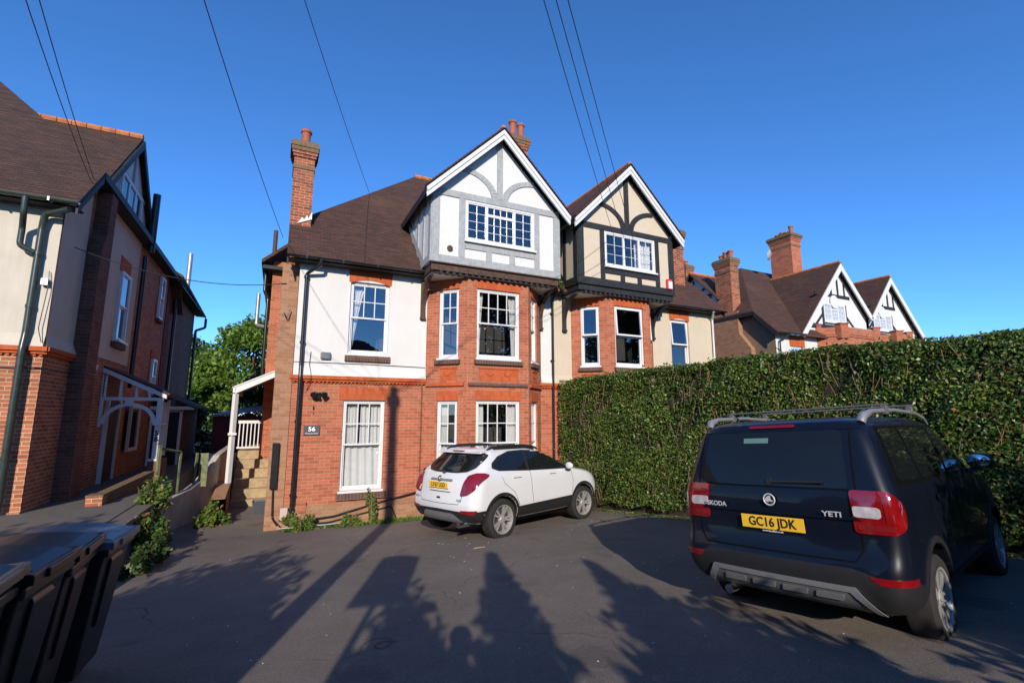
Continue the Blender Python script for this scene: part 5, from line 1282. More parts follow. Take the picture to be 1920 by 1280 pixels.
    # tailgate seam and bumper
    D(strip([(-.62, 1.06), (-.60, .98), (-.56, .72), (-.50, .655), (0, .645), (.50, .655), (.56, .72), (.60, .95), (.62, 1.06)], .009), 0, .0015, 'tailgate_seam', 'plastic_black', rnd=0)
    for an, P in ((0, [(-.72, .30), (.72, .30), (.74, .56), (.60, .535), (0, .55), (-.60, .535), (-.74, .56)]),):
        D(P, an, .012, 'bumper', 'plastic_black', rnd=.02)
    for sg, an in ((1, 45), (-1, -45)):
        P = [(-.50, .30), (-.92, .30), (-.93, .555), (-.50, .545)] if sg > 0 else [(.50, .30), (.92, .30), (.93, .555), (.50, .545)]
        D(P, an, .013, 'bumper_corner', 'plastic_black', rnd=0)
        P = [(-.68, .50), (-.45, .51), (-.44, .56), (-.74, .575)] if sg > 0 else [(.68, .50), (.45, .51), (.44, .56), (.74, .575)]
        D(P, an, .022, 'reflector', 'lamp_red', rnd=.015)
    D([(-.56, .32), (.56, .32), (.40, .47), (.34, .495), (-.34, .495), (-.40, .47)], 0, .028, 'skid_plate', 'plastic_silver', rnd=.02)
    m = MB(); m.tube([(.06, -.52, .30), (.3, -.52, .30)], .045, 14); b_ = m.build('exhaust', 'chrome', None, world=False, smooth=True); b_.parent = R
    # underside
    m = MB(); m.box(.5, 3.9, -.62, .62, .22, .36); b_ = m.build('underbody', 'plastic_black', None, world=False); b_.parent = R
    for (x, st) in ((.80, 0), (3.355, -6)):
        for s_ in (-1, 1):
            wheel(R, x, s_*.785, .35, .362, .244, .22, 5, steer=st)
    # roof rails, antenna, mirrors, wiper
    for s_ in (-1, 1):
        m = MB(); P = [(.70, s_*.56, 1.575), (.80, s_*.56, 1.62), (1.0, s_*.565, 1.645), (1.6, s_*.565, 1.65), (1.95, s_*.56, 1.625), (2.12, s_*.55, 1.585), (2.16, s_*.545, 1.56)]
        m.tube(P, .022, 8); m.slab([(.70, s_*.545, 1.55), (2.1, s_*.545, 1.55), (1.95, s_*.545, 1.62), (1.6, s_*.545, 1.645), (1.0, s_*.545, 1.64), (.80, s_*.545, 1.615)], .02, (0, s_, 0))
        b_ = m.build('roof_rail', 'plastic_black', None, world=False, smooth=True); b_.parent = R
        m = MB(); m.lathe([(0, -.10), (.05, -.095), (.085, -.05), (.095, .0), (.085, .05), (.05, .09), (0, .10)], (0, 0, 0), 20, 'y')
        b_ = m.build('mirror', 'car_white', None, world=False, smooth=True); b_.parent = R; b_.location = (2.76, s_*.94, 1.195); b_.scale = (.55, .95, .78); b_.rotation_euler = (0, 0, rad(8*s_))
        m = MB(); m.slab([(2.72, s_*.82, 1.12), (2.87, s_*.82, 1.12), (2.84, s_*.93, 1.14), (2.76, s_*.93, 1.14)], .04, (0, 0, -1)); c_ = m.build('mirror_foot', 'plastic_black', None, world=False); c_.parent = R
    m = MB(); m.lathe([(.06, 0), (.045, .025), (.02, .04), (0, .042)], (.86, 0, 1.61), 12); m.tube([(.86, 0, 1.64), (.68, 0, 1.80)], .004, 6); b_ = m.build('antenna', 'plastic_black', None, world=False); b_.parent = R
    m = MB(); m.tube([(.155, .02, 1.19), (.185, .30, 1.23)], .009, 6); m.lathe([(.03, -.02), (.03, .02)], (.16, 0, 1.185), 12); b_ = m.build('wiper', 'plastic_black', None, world=False); b_.parent = R
    R.scale = (1.03, 1.03, 1.0); place(R, CARW[0], *CARW[1])
CARW = ((2.76, 8.84, -.60), (21.8, 1.0, -1.0))
white_car()

# ------------------------------------------------------------------ dark blue SUV
def dark_car():
    R = empty('parked_car.001', (0, 0, 0), 'dark navy SUV with roof bars and yellow plate GC16 JDK parked beside the hedge', 'car')
    L = [(.27, .24, 3.98, .72, .14, .28, .03, .10), (.33, .12, 4.08, .82, .16, .32, .04, .14), (.42, .04, 4.15, .875, .16, .34, .05, .16), (.52, .0, 4.19, .892, .16, .34, .06, .18),
         (.63, .0, 4.19, .896, .15, .34, .06, .18), (.70, .04, 4.18, .896, .14, .34, .06, .18), (.80, .06, 4.14, .895, .13, .34, .06, .18), (.92, .065, 4.05, .892, .12, .34, .06, .18), (1.01, .07, 3.85, .888, .12, .32, .06, .16),
         (1.06, .075, 3.50, .882, .12, .28, .06, .14), (1.11, .085, 3.14, .868, .12, .22, .06, .12), (1.18, .105, 3.02, .845, .12, .18, .06, .12), (1.30, .145, 2.84, .812, .12, .16, .06, .12),
         (1.42, .19, 2.64, .778, .12, .16, .06, .12), (1.52, .235, 2.44, .745, .12, .16, .06, .12), (1.585, .27, 2.28, .71, .13, .16, .06, .12), (1.615, .33, 2.14, .65, .14, .16, .06, .1)]
    body, bvh = car_body(L, [(.90, 1.632), (.6, 1.645), (.3, 1.65), (.05, 1.652)], [(.85, .33, .385, .6, 1.2), (3.43, .33, .385, .6, 1.2)], R, 'car_navy')
    D = lambda poly, ang, off, nm, mat, **k: decal(bvh, poly, ang, off, .012, nm, mat, R, **k)
    # rear window almost full width, with body-coloured edge below
    D([(-.655, 1.135), (-.615, 1.52), (-.58, 1.545), (.52, 1.545), (.555, 1.52), (.585, 1.135)], 0, .006, 'rear_window', 'car_glass', rnd=.03)
    D([(-.20, 1.572), (.20, 1.572), (.20, 1.592), (-.20, 1.592)], 0, .012, 'brake_light', 'lamp_red', rnd=.008)
    D([(-.68, 1.547), (.68, 1.547), (.66, 1.60), (-.66, 1.60)], 0, .006, 'spoiler', 'car_navy', rnd=.01)
    D([(-.24, 1.455), (-.015, 1.455), (-.015, 1.495), (-.24, 1.495)], 0, .0085, 'sticker', 'sticker_green', rnd=.004)
    D([(-.695, 1.165), (-.665, 1.165), (-.665, 1.195), (-.695, 1.195)], -20, .012, 'sticker', 'sign_white', rnd=.012) if False else None
    D(strip([(-.69, 1.128), (.62, 1.128)], .010), 0, .003, 'tailgate_seam', 'seam_dark', rnd=0)
    D(strip([(-.665, 1.60), (-.70, 1.10), (-.695, .74), (-.63, .665), (.58, .665), (.635, .74), (.635, 1.10), (.605, 1.60)], .012), 0, .002, 'tailgate_seam', 'seam_dark', rnd=0)
    # plate recess shadow step: lower half of the gate set back
    D([(-.66, .93), (.66, .93), (.62, .952), (-.62, .952)], 0, .022, 'tailgate_ledge', 'car_navy', rnd=.01)
    # tail lights
    for sg, an in ((1, 38), (-1, -38)):
        s_ = -1 if sg > 0 else 1
        o = [(s_*(.525), .85), (s_*.75, .85), (s_*.83, .89), (s_*.855, .97), (s_*.84, 1.04), (s_*.75, 1.125), (s_*.53, 1.13)]
        tl = D(o, an, .016, 'tail_light', 'lamp_red', rnd=.03, step=.03)
        c = [(s_*.53, .955), (s_*.665, .95), (s_*.68, .965), (s_*.68, 1.01), (s_*.665, 1.022), (s_*.53, 1.025)]
        decal(bvh, c, an, .021, .012, 'lens', 'lamp_clear', tl, step=.03, rnd=.02)
        for zz in (.888, 1.075): decal(bvh, [(s_*.545, zz-.017), (s_*.74, zz-.017), (s_*.76, zz+.017), (s_*.545, zz+.017)], an, .020, .010, 'reflector_band', 'lamp_dark', tl, step=.03, rnd=.012)
        decal(bvh, [(s_*.70, .93), (s_*.715, .93), (s_*.715, 1.045), (s_*.70, 1.045)], an, .020, .010, 'reflector_band', 'lamp_dark', tl, step=.03, rnd=.004)
    pl = plate(R, .035, 0, .865, 'GC16 JDK', -2)
    text_mesh('www.beadles.co.uk', .022, 'sign_white', 'lettering', pl, Matrix.Translation((0, -.068, .004)), sx=1.0)
    text_mesh('SKODA', .052, 'letter_silver', 'lettering', R, Matrix.Translation((.042, .49, .975)) @ Matrix.Rotation(rad(-92), 4, 'Z') @ Matrix.Rotation(rad(90), 4, 'X'), bold=.001, sx=1.1)
    text_mesh('YETI', .05, 'letter_silver', 'lettering', R, Matrix.Translation((.042, -.47, .965)) @ Matrix.Rotation(rad(-88), 4, 'Z') @ Matrix.Rotation(rad(90), 4, 'X'), bold=.001, sx=1.4)
    # round emblem: ring, disc, winged arrow
    E_ = bpy.data.objects.new('emblem', None); COL.objects.link(E_); E_.parent = R; E_.location = (.048, 0, 1.035); E_.rotation_euler = (rad(90), 0, rad(-90))
    m = MB(); m.lathe([(.050, 0), (.052, .008), (.046, .012), (.040, .008), (.040, 0)], (0, 0, 0), 36); b_ = m.build('ring', 'letter_silver', None, world=False, smooth=True, uv=False); b_.parent = E_
    m = MB(); m.lathe([(0, .0), (.040, .0), (.040, .003), (0, .003)], (0, 0, 0), 32); b_ = m.build('disc', 'plastic_black', None, world=False, uv=False); b_.parent = E_
    m = MB(); P = [(-.036, -.004), (-.028, .012), (-.012, .027), (.012, .034), (.010, .018), (.012, .0), (.034, -.010), (.014, -.020), (.010, -.013), (-.006, -.013), (-.012, -.026), (-.018, -.016), (-.030, -.018)]
    m.slab([(a, b, .0065) for a, b in P], .004, (0, 0, -1)); b_ = m.build('arrow', 'letter_silver', None, world=False, uv=False); b_.parent = E_
    # bumper: body colour above, black below, silver skid plate
    D([(-.70, .30), (.70, .30), (.73, .46), (.70, .59), (.55, .625), (-.55, .625), (-.70, .59), (-.73, .46)], 0, .012, 'bumper', 'plastic_black', rnd=.02)
    for sg, an in ((1, 48), (-1, -48)):
        s_ = -1 if sg > 0 else 1
        D([(s_*.42, .30), (s_*.90, .30), (s_*.92, .50), (s_*.80, .545), (s_*.55, .545), (s_*.42, .60)], an, .013, 'bumper_corner', 'plastic_black', rnd=0)
        D([(s_*.50, .545), (s_*.77, .545), (s_*.77, .588), (s_*.46, .588)], an, .018, 'reflector', 'lamp_red', rnd=.008)
    D([(-.66, .30), (-.62, .36), (-.54, .505), (.54, .505), (.62, .36), (.66, .30)], 0, .024, 'skid_plate', 'plastic_grey', rnd=.01)
    D([(-.70, .33), (-.56, .515), (.56, .515), (.70, .33), (.655, .33), (.52, .478), (-.52, .478), (-.655, .33)], 0, .034, 'skid_trim', 'plastic_silver', rnd=.008)
    for k, c in enumerate((-.375, -.125, .125, .375)):
        D([(c-.105, .405), (c+.08, .405), (c+.10, .452), (c-.09, .452)], 0, .034, 'skid_rib', 'plastic_silver', rnd=.008)
    m = MB(); m.tube([(.03, .46, .30), (.35, .46, .30)], .038, 14); b_ = m.build('exhaust', 'chrome', None, world=False, smooth=True); b_.parent = R
    m = MB(); m.box(.5, 3.9, -.62, .62, .22, .34); b_ = m.build('underbody', 'plastic_black', None, world=False); b_.parent = R
    # side windows
    for s_, an in ((-1, 90), (1, -90)):
        D([(.36, 1.15), (1.12, 1.13), (3.05, 1.10), (2.86, 1.26), (2.50, 1.47), (2.2, 1.55), (.48, 1.56)], an, .004, 'window_trim', 'seam_dark', rnd=.03)
        D([(.42, 1.175), (.98, 1.16), (.98, 1.54), (.52, 1.54)], an, .009, 'side_window', 'car_glass', rnd=.03)
        D([(1.05, 1.16), (1.86, 1.15), (1.90, 1.54), (1.05, 1.54)], an, .009, 'side_window', 'car_glass', rnd=.02)
        D([(1.95, 1.15), (2.88, 1.13), (2.70, 1.33), (2.42, 1.48), (2.18, 1.535), (1.98, 1.54)], an, .009, 'side_window', 'car_glass', rnd=.02)
        D([(1.12, .30), (3.15, .30), (3.15, .42), (1.12, .42)], an, .012, 'sill_cladding', 'plastic_black', rnd=.02)
        for cx in (.85, 3.43):
            P = []
            for i in range(25): t = math.pi*(-.08+1.16*i/24); P.append((cx-.435*math.cos(t), .33+.435*math.sin(t)))
            for i in range(25): t = math.pi*(1.08-1.16*i/24); P.append((cx-.391*math.cos(t), .33+.391*math.sin(t)))
            D(P, an, .012, 'arch_cladding', 'plastic_black', rnd=0, step=.04)
        for q in ([(1.02, 1.12), (1.04, .75), (1.22, .45)], [(1.92, 1.12), (1.94, .5)], [(2.98, 1.08), (3.0, .5)]):
            D(strip(q, .008), an, .0015, 'door_seam', 'seam_dark', rnd=0)
        for hx in (1.18, 2.08): D([(hx, .985), (hx+.2, .985), (hx+.2, 1.02), (hx, 1.02)], an, .03, 'door_handle', 'car_navy', rnd=.012)
        m = MB(); P = [(.40, s_*.67, 1.59), (.43, s_*.68, 1.635), (.60, s_*.695, 1.672), (1.2, s_*.705, 1.685), (1.9, s_*.70, 1.665), (2.25, s_*.69, 1.62), (2.42, s_*.68, 1.56)]
        m.tube(P, [.034, .036, .020, .016, .016, .016, .012], 10); b_ = m.build('roof_rail', 'plastic_silver', None, world=False, smooth=True); b_.parent = R
        m = MB(); m.lathe([(0, -.11), (.06, -.10), (.09, -.05), (.095, .0), (.085, .06), (.05, .10), (0, .11)], (0, 0, 0), 20, 'y')
        b_ = m.build('mirror', 'car_navy', None, world=False, smooth=True); b_.parent = R; b_.location = (2.82, s_*.97, 1.20); b_.scale = (.6, 1.0, .85)
        m = MB(); m.lathe([(0, 0), (.075, 0), (.082, .004), (.075, .008), (0, .008)], (0, 0, 0), 24); c_ = m.build('mirror_glass', 'mirror_glass', None, world=False, smooth=True, uv=False); c_.parent = R; c_.location = (2.755, s_*.97, 1.20); c_.scale = (.85, 1.15, 1); c_.rotation_euler = (0, rad(-90), 0)
        m = MB(); m.slab([(2.75, s_*.84, 1.12), (2.89, s_*.84, 1.12), (2.87, s_*.95, 1.16), (2.79, s_*.95, 1.16)], .05, (0, 0, -1)); c_ = m.build('mirror_foot', 'plastic_black', None, world=False); c_.parent = R
    # cross bars
    for x in (.95, 1.75):
        m = MB(); m.box(x-.022, x+.022, -.74, .74, 1.722, 1.736); m.box(x-.03, x+.03, -.73, -.68, 1.65, 1.723); m.box(x-.03, x+.03, .68, .73, 1.65, 1.723); b_ = m.build('roof_bar', 'plastic_grey', None, world=False, bevel=.006); b_.parent = R
    for (x, st) in ((.85, 0), (3.43, 0)):
        for s_ in (-1, 1): wheel(R, x, s_*.785, .33, .33, .222, .21, 7, twin=False, steer=st)
    m = MB(); m.tube([(.085, -.02, 1.165), (.09, -.42, 1.175)], .010, 6); m.tube([(.08, .0, 1.165), (.085, .0, 1.165), (.12, 0, 1.17)], .028, 10); b_ = m.build('wiper', 'plastic_black', None, world=False); b_.parent = R
    zm = lambda z: z if z < .45 else .45+(z-.45)*1.12
    for o in R.children:
        if o.type != 'MESH' and o.name.startswith('wheel'): continue
        if o.location.length > 1e-6: o.location.z = zm(o.location.z)
        elif o.type == 'MESH':
            for v in o.data.vertices: v.co.z = zm(v.co.z)
    for o in R.children:
        for c in o.children:
            if o.name.startswith('tail_light'):
                for v in c.data.vertices: v.co.z = zm(v.co.z)
    place(R, CARD[0], *CARD[1])
CARD = ((3.86, 2.814, -.18), (11.9, .1, -3.6))
dark_car()
# ------------------------------------------------------------------ vegetation
rng = np.random.RandomState(5)
def interp_pts(pts, s):
    """polyline with n-d points, s in [0,1] array"""
    pts = np.array(pts, float); d = np.r_[0, np.cumsum(np.linalg.norm(np.diff(pts[:, :2], axis=0), axis=1))]; d /= d[-1]
    return np.stack([np.interp(s, d, pts[:, k]) for k in range(pts.shape[1])], 1)
HP = [(7.22, 11.55, 2.60), (7.50, 10.5, 2.66), (7.95, 8.2, 2.74), (8.35, 5.5, 2.80), (8.65, 2.6, 2.72), (8.9, -1.5, 2.6)]
def hedge():
    R = empty('hedge', (8, 6, -.5), 'tall clipped green hedge running along the right side of the forecourt', 'hedge')
    TH = 1.15
    # dark twiggy core
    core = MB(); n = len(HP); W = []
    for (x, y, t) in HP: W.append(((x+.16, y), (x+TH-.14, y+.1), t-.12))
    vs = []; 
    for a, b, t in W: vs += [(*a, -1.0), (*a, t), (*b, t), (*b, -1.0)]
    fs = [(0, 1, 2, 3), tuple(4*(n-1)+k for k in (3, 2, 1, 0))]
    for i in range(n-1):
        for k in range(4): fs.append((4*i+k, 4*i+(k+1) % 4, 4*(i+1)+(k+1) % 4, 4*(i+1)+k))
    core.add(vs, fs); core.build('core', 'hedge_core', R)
    def lump(P):  # surface relief from a few waves
        return (0.07*np.sin(P[:, 1]*2.1+1.0)+0.05*np.sin(P[:, 1]*4.7+P[:, 2]*3.1)+0.05*np.sin(P[:, 2]*5.3+P[:, 1]*1.3)+.03*np.sin(P[:, 1]*11+P[:, 2]*9))
    # front face
    N1 = 200000; s = rng.rand(N1)**0.85; s = 1-s; s = rng.rand(N1)
    q = interp_pts(HP, s); v = rng.rand(N1); gzv = np.where(q[:, 1] < 2.7, -.1, np.maximum(-.1-.082*(q[:, 1]-2.7), -.86))
    bottom = gzv+.10+.10*np.sin(q[:, 1]*3)**2
    P = np.stack([q[:, 0], q[:, 1], bottom+(q[:, 2]+.02-bottom)*v], 1)
    dens = .5+.5*np.sin(P[:, 1]*2.7+P[:, 2]*1.9+2*np.sin(P[:, 2]*2.2))*np.sin(P[:, 1]*5.9-P[:, 2]*4.1)
    hole = np.sin(P[:, 1]*1.9+1.3*np.sin(P[:, 2]*2.6))*np.sin(P[:, 2]*3.7+P[:, 1]*.8)
    keep = rng.rand(N1) < (.52+.40*dens)*(1-.55*(hole > .62))
    P = P[keep]; depth = rng.rand(len(P))**1.6*.20
    P[:, 0] += depth-lump(P)-.02; round_ = np.clip((P[:, 2]-2.45)/.3, 0, 1)**2*.12; P[:, 0] += round_
    nr = np.tile([-1., 0, .35], (len(P), 1))
    leaves('leaves', P, .038, 'leaf_hedge', R, 11, nrm=nr, jit=.75)
    # top
    N2 = 42000; s = rng.rand(N2); q = interp_pts(HP, s); t = rng.rand(N2)
    P = np.stack([q[:, 0]+t*TH, q[:, 1], q[:, 2]-rng.rand(N2)**2*.18+.04*np.sin(q[:, 1]*3)+.03*np.sin(q[:, 1]*9+t*5)], 1)
    edge = np.minimum(t, 1-t); P[:, 2] -= np.clip(.12-edge, 0, 1)*.9
    leaves('leaves', P, .038, 'leaf_hedge', R, 12, nrm=np.tile([0., 0, 1.], (N2, 1)), jit=.8)
    # end face towards the house and loose shoots on top
    N3 = 9000; t = rng.rand(N3); v = rng.rand(N3); P = np.stack([HP[0][0]+t*TH-.05, HP[0][1]+.03*rng.randn(N3)+.10, -.75+(2.62+.75)*v], 1)
    leaves('leaves', P, .038, 'leaf_hedge', R, 13, nrm=np.tile([-.2, 1., 0.], (N3, 1)), jit=.8)
    N4 = 2600; q = interp_pts(HP, rng.rand(260)); st = np.repeat(q, 10, axis=0)+rng.randn(N4, 3)*np.array([.03, .03, 0]); P = st.copy(); P[:, 0] += np.repeat(rng.rand(260), 10)*TH; P[:, 2] += np.tile(np.linspace(-.05, .13, 10), 260)*np.repeat(rng.rand(260), 10)
    leaves('shoots', P, .042, 'leaf_hedge', R, 14)
    # bare twigs showing through
    tw = MB(); rr = random.Random(3)
    for k in range(700):
        s_ = rr.random(); q = interp_pts(HP, np.array([s_]))[0]; z = rr.uniform(gz(0, q[1])+.2, q[2]-.25); L = rr.uniform(.10, .38)
        a = Vector((q[0]-.02+rr.uniform(-.03, .06), q[1], z)); b = a+Vector((rr.uniform(-.06, .04), rr.uniform(-.35, .35)*L*1.2, L))
        tw.tube([a, (a+b)/2+Vector((0, rr.uniform(-.02, .02), 0)), b], .004, 4)
    tag(tw.build('twigs', 'twig', R), kind='stuff')
    st = MB()
    for k in range(16):
        q = interp_pts(HP, np.array([k/16+.02]))[0]; g = gz(0, q[1]); st.tube([(q[0]+.18, q[1], g-.1), (q[0]+.2, q[1]+.1, g+.5), (q[0]+.25, q[1], 1.6)], .03, 6)
    st.build('stems', 'bark', R)
hedge()
def tree(name, x, y, z0, h, r, n, mat, label, seed, trunk=.16, size=.16, crown0=.3, group=None, spread=.75, clumps=60, trunkmat='bark', pos_only=False):
    R = empty(name, (x, y, z0), label, 'tree', group); rr = np.random.RandomState(seed); pr = random.Random(seed)
    m = MB(); top = Vector((x+pr.uniform(-.3, .3), y, z0+h*.8)); m.tube([(x, y, z0-.1), (x+pr.uniform(-.1, .1), y, z0+h*.25), ((x+top.x)/2, y, z0+h*.5), top], [trunk*1.2, trunk, trunk*.6, trunk*.15], 8)
    cl = []
    for k in range(clumps):
        t = rr.rand()**.8; ang = rr.rand()*6.28; rad_ = r*(.30+.7*rr.rand()**.5)*(1-abs(2*t-.75)**2*.55); 
        c = Vector((x+rad_*math.cos(ang), y+rad_*math.sin(ang), z0+h*(crown0+(1-crown0)*t)))
        cl.append((c, r*(.16+.22*rr.rand())))
        if k % 3 == 0:
            s0 = Vector((x, y, z0+h*(crown0*.8+(.75-crown0*.5)*t*.8))); m.tube([s0, s0.lerp(c, .5)+Vector((0, 0, .15)), c], [trunk*.35, trunk*.22, trunk*.08], 5)
    m.build('trunk', trunkmat, R)
    per = n//clumps; P = []
    for c, cr in cl:
        d = rr.randn(per, 3); d /= np.linalg.norm(d, axis=1)[:, None]; q = d*(rr.rand(per, 1)**.45)*cr*np.array([1.25, 1.25, .75]); P.append(q+np.array(c))
    P = np.concatenate(P)
    leaves('crown', P, size, mat, R, seed+1, up=.35)
    return R
tree('tree', -6.2, 47, -2.0, 7.6, 3.6, 11000, 'leaf_tree', 'bright green leafy tree behind the gap between the houses, nearest the left house', 21, size=.27, clumps=70)
tree('tree.001', -2.2, 48, -2.0, 11.6, 4.0, 14000, 'leaf_tree', 'bright green leafy tree behind the white canopy with a pale trunk', 22, size=.27, clumps=75, trunkmat='twig')
tree('tree.002', -10, 60, -1.5, 11, 6, 12000, 'leaf_dark', 'darker distant tree low behind the brighter trees', 23, size=.26)
tree('tree.003', -.6, 24.5, -1.0, 4.6, 1.2, 5000, 'leaf_dark', 'small dark green shrub tree beside the red shed', 24, size=.12, trunk=.07, crown0=.15)
tree('tree.004', -3.6, 25.6, -1.0, 3.2, 1.1, 5000, 'leaf_dark', 'dark bush in the gap at the rear corner of the left house', 25, size=.12, trunk=.07, crown0=.1)
def bush(name, x, y, z, rx, ry, h, n, mat, size, seed, label, cat='plant', group=None, stems=8, lean=(0, 0)):
    R = empty(name, (x, y, z), label, cat, group); rr = np.random.RandomState(seed)
    m = MB(); pr = random.Random(seed)
    for k in range(stems):
        a = pr.random()*6.28; q = pr.random()
        m.tube([(x, y, z-.03), (x+rx*.4*q*math.cos(a), y+ry*.4*q*math.sin(a), z+h*.4), (x+rx*.8*q*math.cos(a)+lean[0], y+ry*.8*q*math.sin(a)+lean[1], z+h*.85)], [.010, .007, .003], 5)
    m.build('stems', 'twig', R)
    k = max(4, n//90); C_ = np.stack([rr.randn(k)*rx*.42, rr.randn(k)*ry*.42, rr.rand(k)**.8*h*.85], 1)
    ids = rr.randint(0, k, n); P = C_[ids]+rr.randn(n, 3)*np.array([rx, ry, h])*.14; P[:, 2] = np.abs(P[:, 2]); P[:, 0] += lean[0]*P[:, 2]/h; P[:, 1] += lean[1]*P[:, 2]/h
    leaves('foliage', P+np.array([x, y, z]), size, mat, R, seed+1, up=.5); return R
bush('ivy_bush', -1.95, 11.0, -.74, .34, .60, .56, 4600, 'leaf_ivy', .062, 31, 'large leafy shrub spilling over the wall end beside the last bin', 'shrub', stems=12)
bush('shrub', -2.2, 12.1, -.4, .34, .30, .75, 1500, 'leaf_ivy', .055, 32, 'light green growth on top of the brick pier', 'shrub')
bush('shrub.001', -1.15, 13.35, -.87, .30, .22, .52, 1500, 'leaf_weed', .055, 33, 'low weed clump with reddish leaves at the foot of the canopy pier', 'weeds')
bush('shrub.002', -1.62, 9.2, -.62, .25, .8, .35, 1500, 'leaf_dark', .05, 34, 'dark low leaves in shade behind the bins', 'weeds')
bush('weeds', .62, 11.72, -.84, .36, .12, .34, 900, 'leaf_weed', .045, 35, 'weeds with a few red leaves at the wall base by the downpipe', 'weeds')
bush('weeds.001', 1.62, 11.74, -.85, .30, .12, .30, 700, 'leaf_weed', .045, 36, 'low weeds at the wall base under the left side of the lower window', 'weeds')
bush('weeds.002', 2.12, 11.76, -.85, .16, .12, .72, 800, 'leaf_weed', .045, 37, 'tall upright weed under the right side of the lower window', 'weeds')
bush('weeds.003', .0, 13.2, -.87, .14, .10, .25, 300, 'leaf_weed', .045, 38, 'small tuft of weeds at the brick flank corner', 'weeds')
bush('gutter_moss', 7.15, 11.55, 5.22, .22, .08, .22, 260, 'leaf_weed', .04, 39, 'moss and weeds growing in the gutter between the two gables', 'weeds')
# grass strip at the foot of the wall
gp = rng.rand(2600, 3)*np.array([1.5, .28, 0])+np.array([2.2, 11.66, -.86]); gp2 = rng.rand(1400, 3)*np.array([3.4, .16, 0])+np.array([.3, 11.78, -.86])
gp3 = interp_pts(HP, rng.rand(4200)); gp3 = gp3-np.array([.02, 0, 0]); gp3[:, 0] -= rng.rand(4200)**2*.35; gp3[:, 2] = [gz(0, y)+.01 for y in gp3[:, 1]]
tag(leaves('grass', np.concatenate([gp, gp2]), .075, 'grass_blade', None, 41, up=0.0, aspect=2.2), 'short grass and moss along the foot of the wall', kind='stuff')
tag(leaves('leaf_litter', gp3[:2600], .035, 'leaf_hedge', None, 42, up=2.0), 'fallen leaves scattered along the foot of the hedge', kind='stuff')
# crumbs and scraps on the tarmac
m = MB(); rr = random.Random(8)
for k in range(170):
    x, y = rr.uniform(-1.2, 6.5), rr.uniform(2.2, 11.0); s_ = rr.uniform(.004, .013); z = gz(x, y)+.001; a = rr.random()*3.14
    m.add([(x+s_*math.cos(a), y+s_*math.sin(a), z), (x-s_*math.sin(a)*.6, y+s_*math.cos(a)*.6, z+.003), (x-s_*math.cos(a), y-s_*math.sin(a), z), (x+s_*math.sin(a)*.6, y-s_*math.cos(a)*.6, z+.002), (x, y, z+s_*.6)], [(0, 1, 4), (1, 2, 4), (2, 3, 4), (3, 0, 4)])
tag(m.build('grit', 'white_label', None), 'tiny pale stones and litter scattered over the tarmac', kind='stuff')
m = MB(); m.box(3.02, 3.22, 7.62, 7.635, gz(0, 7.6)+.002, gz(0, 7.6)+.012); o = m.build('stick', 'stone', None); tag(o, 'small pale stick lying on the tarmac behind the white car', 'stick')

